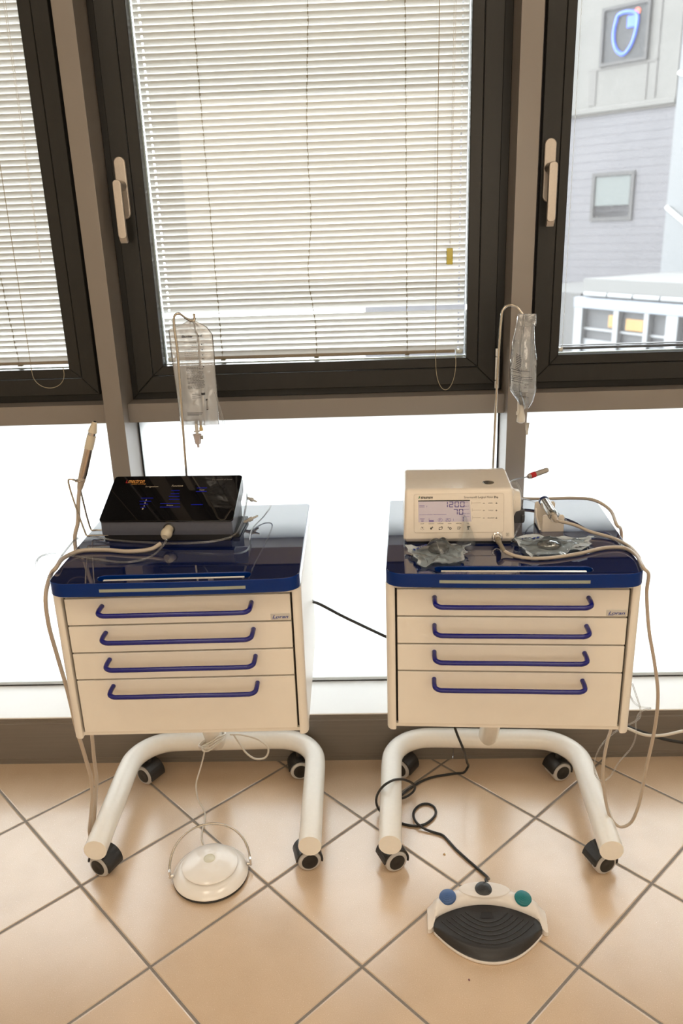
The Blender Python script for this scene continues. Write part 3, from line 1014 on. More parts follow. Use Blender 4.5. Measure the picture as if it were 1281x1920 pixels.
def cart(label, K, bx, ped, cangs, hz, cy):
    r = thing('drawer_trolley', label, 'trolley', K['loc'], K['rz'], 'drawer trolleys')
    HW = 0.2555
    # carcass: sides with rounded front posts, back, bottom and top rail
    for s in (-1, 1):
        bm = B()
        post = [(s * 0.2365, 0.0), (s * 0.2365, 0.03), (s * (HW - 0.006), 0.03), (s * HW, 0.022), (s * HW, 0.008),
                (s * (HW - 0.002), 0.001), (s * (HW - 0.007), -0.0045), (s * (HW - 0.013), -0.0060), (s * 0.2385, -0.0055), (s * 0.2368, -0.0040)]
        prism(bm, post, 0.4425, 0.788, 'xyz', 0.0012, 2)
        a, b = sorted((s * 0.238, s * (HW - 0.001)))
        box(bm, a, b, 0.030, 0.435, 0.4425, 0.788, 0.002)
        obj('side_panel', bm, M['white'], r, 40)
    bm = B()
    box(bm, -0.238, 0.238, 0.425, 0.435, 0.4425, 0.788)
    box(bm, -0.238, 0.238, 0.004, 0.425, 0.4455, 0.4535)
    box(bm, -0.238, 0.238, -0.001, 0.425, 0.7785, 0.788)
    obj('carcass', bm, M['white'], r)
    obj('gap_shade_block', box(B(), -0.2365, 0.2365, 0.012, 0.42, 0.4536, 0.7784), M['shadow'], r)  # dark filler block: shade of the drawer gaps put into its colour
    for i in range(4):
        zt, zb_ = DZ[i] - 0.0014, DZ[i + 1] + 0.0022
        if i == 3: zb_ = DZ[4]
        bm = box(B(), -0.2322, 0.2322, 0.0, 0.0118, zb_, zt, 0.0016, 2)
        d = obj('drawer', bm, M['white'], r, 40)
        z = hz[i]
        x0, x1 = -0.1555, 0.1525
        zz = z + 0.0
        pts = [(x0, 0.002, zz + 0.0035), (x0, -0.024, zz + 0.0035), (x0 + 0.002, -0.0335, zz + 0.002), (x0 + 0.010, -0.038, zz),
               (x0 + 0.022, -0.0385, zz - 0.0005), (0, -0.0385, zz - 0.0005), (x1 - 0.022, -0.0385, zz - 0.0005), (x1 - 0.010, -0.038, zz),
               (x1 - 0.002, -0.0335, zz + 0.002), (x1, -0.024, zz + 0.0035), (x1, 0.002, zz + 0.0035)]
        bm = B()
        tube(bm, pts, 0.0051, 14, 5)
        tag(obj('pull_handle', bm, M['hblue'], d, 60), 'royal blue bar handle')
        if i == 0:
            P = lambda u, v: (0.190 + u, -0.0012, 0.7165 + v)
            bm = box(B(), 0.190, 0.2295, -0.0011, 0.001, 0.7165, 0.7305, 0.0004)
            pl = obj('maker_plate', bm, M['plate'], d)
            bm = B()
            text(bm, 'Loran', 0.0035, 0.0365, 0.0035, 0.0105, P, 0.3, bold=0.02)
            quad(bm, 0.0030, 0.0135, 0.0017, 0.0026, P)
            obj('lettering', bm, M['ink'], pl)
    # navy top with hand slot, made from an outline with a hole
    cu = bpy.data.curves.new('worktop', 'CURVE')
    cu.dimensions = '2D'
    cu.fill_mode = 'BOTH'
    cu.extrude = 0.0130
    cu.bevel_depth = 0.0020
    cu.bevel_resolution = 2
    cu.offset = -0.0020

    def spl(ps):
        s_ = cu.splines.new('POLY')
        s_.points.add(len(ps) - 1)
        for q, (x, y) in zip(s_.points, ps):
            q.co = (x, y, 0, 1)
        s_.use_cyclic_u = True
    o = []
    hx, yf, yb = 0.2545, -0.026, 0.437
    for k in range(9):
        a = math.radians(90 * k / 8)
        o.append((hx - 0.040 + 0.040 * math.cos(a), yf + 0.030 - 0.030 * math.sin(a)))
    o += [(0.215 - 0.43 * k / 24, yf - 0.0032 * (1 - ((0.215 - 0.43 * k / 24) / 0.215) ** 2)) for k in range(1, 24)]
    for k in range(9):
        a = math.radians(90 * k / 8)
        o.append((-hx + 0.040 - 0.040 * math.sin(a), yf + 0.030 - 0.030 * math.cos(a)))
    for k in range(5):
        a = math.radians(90 * k / 4)
        o.append((-hx + 0.008 - 0.008 * math.cos(a), yb - 0.008 + 0.008 * math.sin(a)))
    for k in range(5):
        a = math.radians(90 * k / 4)
        o.append((hx - 0.008 + 0.008 * math.sin(a), yb - 0.008 + 0.008 * math.cos(a)))
    spl(o)
    spl(rrect(-0.155, 0.155, -0.0145, 0.0125, 0.0118, 6))
    co = bpy.data.objects.new('worktop', cu)
    me = bpy.data.meshes.new_from_object(co)
    bpy.data.objects.remove(co)
    bpy.data.curves.remove(cu)
    me.name = 'worktop'
    me.materials.clear()
    me.materials.append(M['navy'])
    me.materials.append(M['navy_edge'])
    for p_ in me.polygons:
        p_.material_index = 0 if p_.normal.z > 0.9 else 1
    me.polygons.foreach_set('use_smooth', [True] * len(me.polygons))
    me.set_sharp_from_angle(angle=math.radians(35))
    wt = bpy.data.objects.new('worktop', me)
    C.objects.link(wt)
    wt.modifiers.new('weighted', 'WEIGHTED_NORMAL').keep_sharp = True
    wt.parent = r
    wt.location = (0, 0, TOP - 0.0150)
    tag(wt, 'navy blue glossy worktop')
    bm = B()
    prism(bm, rrect(-0.148, 0.148, -0.0125, 0.0120, 0.010, 5), -0.0148, -0.0080, 'xyz')
    s_ = obj('slot_floor', bm, M['navy_edge'], wt)
    bm = B()
    prism(bm, rrect(-0.143, 0.143, -0.0124, -0.0030, 0.0013, 3), -0.0080, 0.0125, 'xyz')
    obj('slot_lip', bm, M['white'], wt, 40)
    bm = B()
    xs_ = [-0.147 + 0.294 * k / 24 for k in range(25)]
    fr = [(x, yf - 0.0032 * (1 - (x / 0.215) ** 2) - 0.0007) for x in xs_]
    prism(bm, fr + [(x, y_ + 0.0035) for x, y_ in fr[::-1]], -0.0042, 0.0022, 'xyz')
    tag(obj('edge_strip', bm, mat('pale_green_strip', (0.32, 0.35, 0.29), 0.35), wt, 40), 'pale green strip on the front edge')
    # base
    base = []
    yr, R, xh = 0.470, 0.110, 0.256
    base.append((-xh, 0.040, 0.095)); base.append((-xh, 0.20, 0.095)); base.append((-xh, yr - R, 0.095))
    for k in range(1, 7):
        a = math.radians(90 * k / 6)
        base.append((-xh + R - R * math.cos(a), yr - R + R * math.sin(a), 0.095))
    base.append((0, yr, 0.095))
    for k in range(0, 7):
        a = math.radians(90 * k / 6)
        base.append((xh - R + R * math.sin(a), yr - R + R * math.cos(a), 0.095))
    base += [(xh, 0.20, 0.095), (xh, 0.040, 0.095)]
    bm = B()
    tube(bm, base, 0.0275, 28, 6)
    bmesh.ops.rotate(bm, cent=(0, 0, 0), matrix=Matrix.Rotation(bx[2], 3, 'Z'), verts=bm.verts[:])
    bmesh.ops.translate(bm, vec=(bx[0], bx[1], 0), verts=bm.verts[:])
    obj('base_frame', bm, M['tube'], r, 40)
    bm = B()
    tube(bm, [(ped[0], yr - 0.004, 0.100), (ped[0], yr - 0.030, 0.13), (ped[0] + 0.002, 0.36, 0.25), (ped[0] + 0.004, 0.28, 0.36), (ped[0] + 0.005, 0.26, 0.446)], 0.0265, 24, 6)
    obj('pedestal', bm, M['tube'], r, 40)
    for (x, y), a in zip(((-xh + 0.004, cy[0]), (xh - 0.010, cy[1]), (0.206, cy[2]), (-0.222, cy[3])), cangs):
        c_, s2 = math.cos(bx[2]), math.sin(bx[2])
        caster(r, bx[0] + x * c_ - y * s2, bx[1] + x * s2 + y * c_, a)
    return r


RD = math.radians
TL = cart('white four-drawer trolley with navy top, carrying the black touch console', CL, (-0.016, 0.006, 0.0), (-0.045, 0),
          (RD(-25), RD(14), RD(10), RD(-32)), [0.7535, 0.6925, 0.6295, 0.5655], (0.081, 0.088, 0.434, 0.426))
TR = cart('white four-drawer trolley with navy top, carrying the ivory motor unit', CR, (0.001, -0.004, 0.005), (0.012, 0),
          (RD(27), RD(24), RD(24), RD(-30)), [0.7530, 0.6895, 0.6275, 0.5625], (0.081, 0.092, 0.434, 0.434))

# ================================================================== measured cable runs (world metres)
P = {}
P['cord_L']=[(-0.412,-0.3482,0.848),(-0.421,-0.3444,0.838),(-0.4393,-0.3547,0.83),(-0.4921,-0.3561,0.8255),(-0.5427,-0.3441,0.8255),(-0.6008,-0.3471,0.8255),(-0.6227,-0.3855,0.8255),(-0.6192,-0.4457,0.8265),(-0.6304,-0.4415,0.815),(-0.6386,-0.4666,0.7807),(-0.6486,-0.4568,0.7108),(-0.6552,-0.4269,0.6179),(-0.6572,-0.3969,0.4987),(-0.6563,-0.3869,0.3999),(-0.654,-0.3769,0.3416),(-0.6537,-0.3669,0.2939),(-0.6533,-0.3569,0.2358),(-0.6602,-0.352,0.1773),(-0.6749,-0.3472,0.1095),(-0.6853,-0.3424,0.0646),(-0.6901,-0.3275,0.0351),(-0.69,-0.3075,0.0428),(-0.6766,-0.2973,0.1253),(-0.6652,-0.2971,0.1899),(-0.6636,-0.297,0.2424),(-0.6601,-0.297,0.3079),(-0.6514,-0.2968,0.47),(-0.6416,-0.2867,0.6),(-0.6388,-0.2766,0.75),(-0.6374,-0.2716,0.83),(-0.6276,-0.2664,0.8626),(-0.6192,-0.2663,0.9134),(-0.6129,-0.2662,0.9409)]
P['hand_L']=[(-0.6129,-0.2662,0.9409),(-0.5574,-0.2652,1.0951)]
P['holder_L']=[(-0.5581,-0.2702,0.832),(-0.6093,-0.2711,0.8328),(-0.6334,-0.2715,0.9618),(-0.6243,-0.2714,0.9665),(-0.6188,-0.2663,0.9673)]
P['holder_L2']=[(-0.5848,-0.2357,0.8319),(-0.6095,-0.2361,0.8326),(-0.6264,-0.2564,0.9545),(-0.6248,-0.2614,0.9622)]
P['pole_L']=[(-0.4029,-0.1225,0.9075),(-0.3998,-0.1225,1.0454),(-0.395,-0.1224,1.2195),(-0.3963,-0.1224,1.2911),(-0.3929,-0.1224,1.3015),(-0.3841,-0.1222,1.3048),(-0.372,-0.11,1.2938),(-0.3603,-0.0998,1.2853),(-0.3557,-0.0977,1.2861),(-0.3543,-0.0977,1.3015)]
P['pole_R']=[(0.3351,-0.0784,0.862),(0.3365,-0.0785,0.9029),(0.3397,-0.0786,1.0925),(0.3452,-0.0789,1.2645),(0.3481,-0.0791,1.2858),(0.3562,-0.0795,1.295),(0.3672,-0.085,1.2975),(0.3783,-0.0906,1.293),(0.3874,-0.0961,1.2815),(0.3988,-0.1017,1.2676)]
P['tube_Lbag']=[(-0.3758,-0.0971,0.9889),(-0.3827,-0.0972,0.9705),(-0.404,-0.0945,0.9436),(-0.4151,-0.0907,0.9184),(-0.4001,-0.0825,0.88)]
P['tube_L']=[(-0.3125,-0.141,1.1288),(-0.3023,-0.1408,1.0724),(-0.2841,-0.1355,0.9811),(-0.2632,-0.1301,0.9131),(-0.256,-0.15,0.8858),(-0.2513,-0.2299,0.8666),(-0.2538,-0.28,0.8525),(-0.2661,-0.3152,0.842),(-0.3031,-0.3301,0.836),(-0.3931,-0.3258,0.83),(-0.4841,-0.2982,0.825),(-0.5424,-0.285,0.825),(-0.6189,-0.2562,0.826),(-0.6319,-0.269,0.826),(-0.6338,-0.3372,0.826),(-0.6255,-0.409,0.828),(-0.6257,-0.4564,0.8169),(-0.6352,-0.4666,0.8168),(-0.6536,-0.4569,0.8368),(-0.6553,-0.4369,0.8464),(-0.6468,-0.4068,0.8434),(-0.6147,-0.3746,0.827),(-0.5515,-0.3916,0.824),(-0.4765,-0.413,0.824),(-0.4307,-0.3897,0.828),(-0.4117,-0.3532,0.84),(-0.4058,-0.3537,0.85)]
P['tube_L2']=[(-0.2879,-0.1356,1.0455),(-0.2632,-0.1301,0.966),(-0.2246,-0.1195,0.8954),(-0.2043,-0.1191,0.8473),(-0.2162,-0.1493,0.8307),(-0.2372,-0.2197,0.8233),(-0.2335,-0.302,0.826)]
P['luer']=[(-0.2619,-0.2001,0.8299),(-0.2272,-0.1895,0.8426),(-0.2616,-0.1201,0.8654),(-0.2377,-0.1197,0.8537)]
P['motor_R']=[(0.3023,-0.376,0.85),(0.3055,-0.3997,0.84),(0.3133,-0.4079,0.83),(0.3317,-0.4234,0.8252),(0.3669,-0.4386,0.8248),(0.4109,-0.4352,0.8248),(0.4699,-0.4153,0.8248),(0.5264,-0.3889,0.8248),(0.5644,-0.391,0.8248),(0.5761,-0.4307,0.8252),(0.57,-0.5024,0.8255),(0.5834,-0.4916,0.81),(0.591,-0.472,0.7604),(0.6066,-0.4628,0.6711),(0.6319,-0.4441,0.585),(0.6508,-0.435,0.5009),(0.6567,-0.4253,0.4133),(0.6551,-0.4052,0.2856),(0.6495,-0.3949,0.1659),(0.6376,-0.3843,0.1109),(0.619,-0.3783,0.0981),(0.5995,-0.3673,0.1125),(0.5862,-0.3516,0.1622),(0.5817,-0.3313,0.2311),(0.5927,-0.3119,0.2926),(0.6052,-0.2925,0.3166),(0.6226,-0.2233,0.55),(0.6182,-0.2131,0.7),(0.6019,-0.2573,0.795),(0.5937,-0.2699,0.822),(0.5779,-0.2925,0.838),(0.5814,-0.2199,0.85),(0.5569,-0.1829,0.86),(0.5203,-0.1344,0.85),(0.4705,-0.1047,0.84),(0.423,-0.0862,0.835),(0.3999,-0.0846,0.835)]
P['hcord_R']=[(0.4733,-0.2657,0.8458),(0.4883,-0.2923,0.84),(0.515,-0.304,0.83),(0.5587,-0.3344,0.8245),(0.5782,-0.382,0.8245),(0.5787,-0.4461,0.8245),(0.5822,-0.4365,0.818),(0.5844,-0.4316,0.75),(0.5844,-0.4216,0.6)]
P['filter_R']=[(0.4118,-0.1124,1.0062),(0.4164,-0.1126,0.9856),(0.431,-0.1133,0.9633),(0.4527,-0.1145,0.9501),(0.4646,-0.1151,0.9355),(0.4605,-0.1149,0.9185),(0.4571,-0.1147,0.9119)]
P['filter2_R']=[(0.4606,-0.1149,0.9158),(0.4091,-0.1423,0.9082)]
P['filter3_R']=[(0.4091,-0.1423,0.9082),(0.3722,-0.1804,0.9142),(0.3435,-0.239,0.92)]
P['pump_R']=[(0.3435,-0.239,0.918),(0.3549,-0.2797,0.9401),(0.3686,-0.2804,0.9131),(0.3707,-0.2805,0.8884),(0.3632,-0.2801,0.8735)]
P['pump2_R']=[(0.3587,-0.2799,0.8698),(0.3691,-0.2804,0.8722),(0.372,-0.2805,0.8572),(0.3649,-0.2802,0.832),(0.3547,-0.2997,0.8232),(0.3475,-0.3202,0.825)]
P['ptube_R']=[(0.3613,-0.26,0.8942),(0.4224,-0.1514,0.85),(0.4635,-0.1944,0.84),(0.4862,-0.2786,0.835),(0.5228,-0.2979,0.825),(0.5572,-0.3399,0.823),(0.5758,-0.4253,0.823)]
P['clear_R']=[(0.6449,-0.2945,0.4393),(0.6545,-0.295,0.4135),(0.6693,-0.2958,0.3699),(0.67,-0.2958,0.3477),(0.661,-0.2954,0.3371),(0.6421,-0.2944,0.3248),(0.6114,-0.2928,0.3016),(0.584,-0.2914,0.263),(0.5733,-0.2909,0.2164),(0.5798,-0.2912,0.1774),(0.5964,-0.292,0.1621),(0.6144,-0.293,0.1784),(0.6306,-0.2938,0.2178),(0.6584,-0.2952,0.2647),(0.6652,-0.2956,0.3028),(0.6659,-0.2856,0.3305),(0.6748,-0.286,0.3575),(0.7014,-0.2774,0.3604),(0.6787,-0.2762,0.3629),(0.6651,-0.2655,0.3682),(0.6535,-0.2649,0.3873)]
P['power_Lc']=[(-0.1365,-0.178,0.6053),(-0.1188,-0.1176,0.5847)]
P['power_L']=[(-0.1188,-0.1176,0.5847),(-0.1003,-0.0973,0.567),(-0.0447,-0.0764,0.522),(0.0239,-0.0652,0.4776),(0.0685,-0.0594,0.4501),(0.1227,-0.0435,0.4133),(0.1822,-0.0125,0.3706)]
P['power_R']=[(0.6802,-0.036,0.1836),(0.7413,-0.0291,0.1401),(0.8006,-0.0221,0.11),(0.8531,-0.0248,0.0918),(0.912,-0.0278,0.0826),(0.9841,-0.0315,0.0824)]
P['white_R']=[(0.6815,-0.0361,0.1664),(0.7383,-0.039,0.14),(0.7861,-0.0414,0.1201),(0.8292,-0.0436,0.1193),(0.8962,-0.0371,0.1294),(0.9783,-0.0312,0.1328)]
P['pcab_R']=[(0.2394,-0.1736,0.2571),(0.2509,-0.1742,0.2201),(0.2641,-0.1849,0.1882),(0.291,-0.0743,0.06),(0.2983,-0.0402,0.02),(0.2868,-0.0434,0.004),(0.2659,-0.047,0.004),(0.2326,-0.0535,0.004),(0.1951,-0.0637,0.004),(0.1656,-0.0796,0.004),(0.1358,-0.1053,0.004),(0.1084,-0.1352,0.004),(0.0997,-0.1542,0.006),(0.1133,-0.1571,0.011),(0.1361,-0.1354,0.011),(0.1421,-0.1415,0.03),(0.1329,-0.1599,0.06),(0.1125,-0.1851,0.09),(0.0962,-0.2149,0.115),(0.0766,-0.2463,0.135),(0.0577,-0.263,0.135),(0.0435,-0.2558,0.11),(0.0361,-0.2339,0.07),(0.0369,-0.2195,0.04),(0.0439,-0.2081,0.012),(0.0641,-0.2323,0.004),(0.0994,-0.2491,0.004),(0.1197,-0.2575,0.004),(0.142,-0.2594,0.004),(0.1651,-0.251,0.004),(0.1857,-0.2283,0.004),(0.1934,-0.2089,0.004),(0.1891,-0.1862,0.004),(0.1727,-0.1744,0.004),(0.1529,-0.1799,0.004),(0.1361,-0.2025,0.004),(0.1335,-0.2324,0.008),(0.142,-0.2606,0.011),(0.1597,-0.2737,0.006),(0.1812,-0.2838,0.004),(0.2024,-0.294,0.004),(0.2136,-0.3111,0.004),(0.2303,-0.3421,0.004),(0.2516,-0.3737,0.004),(0.2755,-0.4072,0.004),(0.2977,-0.4447,0.008),(0.3012,-0.4688,0.02),(0.302,-0.4805,0.024)]
P['wcab_L']=[(-0.4173,-0.0828,0.1143),(-0.4377,-0.0931,0.115),(-0.4473,-0.1133,0.081),(-0.456,-0.1434,0.0515),(-0.447,-0.1733,0.0224),(-0.4303,-0.192,0.006),(-0.4211,-0.2191,0.004),(-0.4194,-0.2658,0.004),(-0.4153,-0.3014,0.006),(-0.4049,-0.3419,0.02)]
P['wloop_L']=[(-0.3584,-0.1018,0.1805),(-0.3211,-0.1211,0.1917),(-0.2789,-0.1204,0.1753),(-0.2546,-0.12,0.1474),(-0.2637,-0.1201,0.1184),(-0.2903,-0.1206,0.1139),(-0.3152,-0.121,0.1335),(-0.335,-0.1114,0.1612),(-0.3496,-0.1016,0.1803)]


def cable(name, label, cat, pts, r, m, n=10, sub=6, radii=None, group=None):
    """a free cable as its own thing, origin at its lowest point"""
    o = min(pts, key=lambda p: p[2])
    bm = B()
    tube(bm, [tuple(a - b for a, b in zip(p, o)) for p in pts], r, n, sub, radii=radii)
    ob = obj(name, bm, m, None, 60, o)
    return tag(ob, label, cat, group)


# ================================================================== touch console on the left trolley
o = wpt(CL, (-0.0525, 0.190, TOP))
con = thing('touch_console', 'low wedge-shaped console with tilted black glass top on the left trolley', 'medical console', o, CL['rz'] + RD(-3.5))
W2 = 0.1525
bm = B()
prism(bm, [(0.012, 0.0006), (0.012, 0.021), (0.150, 0.070), (0.150, 0.0006)], -0.142, 0.142, 'yzx', 0.003, 2)
bm2 = bm
prism(bm, [(0.030, 0.0006), (0.030, 0.010), (0.14, 0.012), (0.14, 0.0006)], -0.158, 0.158, 'yzx', 0.003, 2)
obj('base', bm, M['dkbase'], con, 40)
bm = B()
# grey body with the connector recess
ring0 = [(0.0, 0.0185), (-0.0022, 0.030), (0.0, 0.0495), (0.140, 0.1105), (0.152, 0.098), (0.150, 0.070), (0.02, 0.0185)]
prism(bm, ring0, -W2 + 0.003, W2 - 0.003, 'yzx', 0.003, 3)
obj('body', bm, M['graphite'], con, 40)
tl = math.atan2(0.0612, 0.137)
ct, st = math.cos(tl), math.sin(tl)
LEN = 0.1535


def GP(u, w, h=0.0):
    """point on the tilted glass: u across, w from front to back"""
    return (u, -0.003 + w * ct - (0.0042 + h) * st, 0.0495 + w * st + (0.0042 + h) * ct)


bm = B()
prism(bm, rrect(-W2, W2, 0.0, LEN, 0.008, 5), 0.0, 0.0042, 'xyz', 0.0012, 2,
      M=Matrix.Translation((0, -0.003, 0.0495)) @ Matrix.Rotation(tl, 4, 'X'))
gl = obj('glass_top', bm, M['bglass'], con, 40)


def pxg(px, py):
    w = (979 - py) / 83.0
    w = w / (1 + 0.10 * (1 - w))
    xl, xr = 185 + 37 * w, 438 + 25 * w
    return ((px - xl) / (xr - xl) - 0.5) * 2 * W2, w * LEN


def gplace(h=0.0003):
    return lambda u, v: GP(u, v, h)


def gtext(bm, s, px0, px1, py0, py1, sh=0.0):
    a, b = pxg(px0, py1), pxg(px1, py0)
    x0 = pxg(px0, (py0 + py1) / 2)[0]
    x1 = pxg(px1, (py0 + py1) / 2)[0]
    text(bm, s, x0, x1, a[1], b[1], gplace(), sh)


bm = B()
gtext(bm, 'mectron', 246, 277, 902.5, 908.5, 0.2)
gtext(bm, 'medical technology', 251, 279, 909.3, 911.5, 0.2)
obj('logo_lettering', bm, M['orange'], gl)
bm = B()
q = [pxg(*p) for p in ((240.5, 908.5), (243.2, 903), (244.2, 903), (242, 907.6), (246, 907.6), (246, 908.5))]
poly(bm, q[::-1], gplace())
tag(obj('logo_mark', bm, M['red'], gl), 'small red logo mark')
bm = B()
gtext(bm, 'Irrigation', 278, 302, 913.8, 917.2, 0.1)
gtext(bm, 'Function', 328, 349, 912.6, 916.0, 0.1)
gtext(bm, 'bone', 316, 328, 948.6, 951.0)
gtext(bm, 'boost', 380, 389, 921.0, 923.2)
for s, x, y in (('6', 276.5, 939.5), ('5', 274, 945), ('4', 272, 950.5), ('1', 269, 956)):
    gtext(bm, s, x, x + 2.4, y - 1.5, y + 1.5)
obj('caption_lettering', bm, M['pale'], gl)
bm = B()
gtext(bm, 'the sound of bone', 405, 443, 902, 905, 0.1)
obj('dim_lettering', bm, M['dimp'], gl)
for x0, x1, y in ((268, 291, 936.2), (265, 287, 942.0), (265, 281, 947.2), (266, 276, 953), (326, 342, 922.8), (325, 341, 928.6), (321, 341, 933.6), (321, 341, 939),
                  (304, 341, 946.6), (303, 341, 953.0), (375, 394, 918.6), (373, 393, 925), (362, 384, 949)):
    a = pxg(x0, y); b = pxg(x1, y)
    obj('indicator_bar', quad(B(), a[0], b[0], a[1] - 0.0007, a[1] + 0.0007, gplace()), M['led'], gl)
# connector socket on the front face
bm = B()
lathe(bm, [(0.0135, 0), (0.0135, 0.003), (0.0105, 0.0042), (0.0105, 0.001)], 28, along((0.006, 0.0006, 0.033), (0.006, -0.0045, 0.033)))
obj('socket', bm, M['dkbase'], con, 50)
# wire rest for the hand piece
bm = B()
pts1 = to_local(con, P['holder_L'])
pts2 = to_local(con, P['holder_L2'])
ringc = Vector(to_local(con, [P['hand_L'][0]])[0]) + Vector((0.0045, 0, 0.022))
tube(bm, [pts1[0], (pts1[1][0] + .012, pts1[1][1], pts1[1][2]), pts1[1], (pts1[1][0] - 0.004, pts1[1][1], pts1[1][2] + 0.012), pts1[2],
          (pts1[2][0] + 0.002, pts1[2][1], pts1[2][2] + 0.0045), pts1[3], tuple(ringc + Vector((-0.0105, 0, 0)))], 0.0021, 8, 4)
tube(bm, [pts2[0], (pts2[1][0] + .010, pts2[1][1], pts2[1][2]), pts2[1], (pts2[1][0] - 0.004, pts2[1][1], pts2[1][2] + 0.012),
          tuple(ringc + Vector((-0.0085, 0.009, -0.006))), tuple(ringc + Vector((-0.0085, 0.005, 0)))], 0.0021, 8, 4)
tube(bm, [tuple(ringc + Vector((0.0105 * math.cos(2 * PI * k / 14), 0.0105 * math.sin(2 * PI * k / 14), 0.0012 * math.cos(2 * PI * k / 14)))) for k in range(14)], 0.0015, 8, 3, True)
tag(obj('wire_rest', bm, M['steel'], con, 60), 'bent steel wire rest')

# hand piece and its cord
p0, p1 = Vector(P['hand_L'][0]), Vector(P['hand_L'][1])
hp = thing('ultrasonic_handpiece', 'slim steel and beige handpiece upright in the wire rest, with beige cord', 'handpiece', tuple(p0), 0)
A = along((0, 0, 0), p1 - p0)
Lh = (p1 - p0).length
bm = B()
lathe(bm, [(0.0048, 0.0), (0.0062, 0.004), (0.0082, 0.022), (0.0086, 0.028), (0.0086, 0.030)], 28, A)
tag(obj('cord_boot', bm, M['cable'], hp, 50), 'grey beige cord boot')
bm = B()
lathe(bm, [(0.0086, 0.030), (0.0094, 0.038), (0.0094, 0.100)], 32, A)
obj('shaft', bm, M['satin'], hp, 50)
bm = B()
lathe(bm, [(0.0098, 0.100), (0.0100, 0.101), (0.0096, 0.130), (0.0094, 0.1315)], 32, A)
obj('grip_sleeve', bm, M['beige'], hp, 50)
bm = B()
lathe(bm, [(0.0088, 0.1315), (0.0088, 0.1385)], 32, A)
obj('collar', bm, M['silver'], hp, 50)
bm = B()
lathe(bm, [(0.0096, 0.1385), (0.0098, 0.140), (0.0092, 0.143), (0.0056, Lh - 0.004), (0.0048, Lh - 0.0015), (0.0038, Lh - 0.001), (0.0034, Lh - 0.004)], 32, A)
obj('nose_cone', bm, M['beige'], hp, 50)
bm = B()
lathe(bm, [(0.0034, Lh - 0.008), (0.0034, Lh - 0.0005), (0.0018, Lh + 0.0005)], 20, A)
obj('tip_socket', bm, M['dkbase'], hp, 50)
cl = to_local(hp, P['cord_L'][1:])
bm = B()
tube(bm, cl, 0.0046, 12, 7)
obj('cord', bm, M['cable'], hp, 60)
# plug in the console: tapered, flat-sided
g = Vector(wpt(CL, (-0.0525, 0.190, TOP)))
pq0 = Vector(con.location) + Matrix.Rotation(con.rotation_euler[2], 3, 'Z') @ Vector((0.006, -0.002, 0.033))
pq1 = Vector(P['cord_L'][1])
bm = B()
D = pq1 - pq0
lathe(bm, [(0.0100, -0.003), (0.0104, 0.004), (0.0128, 0.014), (0.0128, 0.018), (0.0115, 0.023), (0.0070, 0.030)], 24, along((0, 0, 0), D))
bmesh.ops.translate(bm, vec=pq0 - p0, verts=bm.verts[:])
obj('plug', bm, M['beige'], hp, 50)

# drip stand rods
for key, lab in (('pole_L', 'thin steel bag rod with angular hook rising behind the black console'),
                 ('pole_R', 'thin brass-toned bag rod with rounded hook rising behind the ivory motor unit')):
    pts = list(P[key])
    b = (pts[0][0], pts[0][1], TOP + 0.0005)
    if key == 'pole_L':
        b = (pts[0][0] - 0.001, pts[0][1], TOP + 0.0005)
    pts = [b] + pts
    rt = thing('bag_rod', lab, 'rod', b, 0)
    bm = B()
    tube(bm, [tuple(a - c for a, c in zip(p, b)) for p in pts], 0.0030, 12, 5)
    obj('rod', bm, M['steel'], rt, 60)
    bm = B()
    lathe(bm, [(0.011, 0), (0.011, 0.006), (0.006, 0.010), (0.006, 0.022), (0.0034, 0.024)], 24)
    obj('foot', bm, M['dkbase'], rt, 50)

# ------------------------------------------------------------------ infusion bags
def smooth01(a, b, x):
    t = min(1, max(0, (x - a) / (b - a)))
    return t * t * (3 - 2 * t)


def lerp_tab(tab, s):
    for (a, va), (b, vb) in zip(tab, tab[1:]):
        if s <= b:
            t = (s - a) / (b - a) if b > a else 0
            return va + (vb - va) * t
    return tab[-1][1]


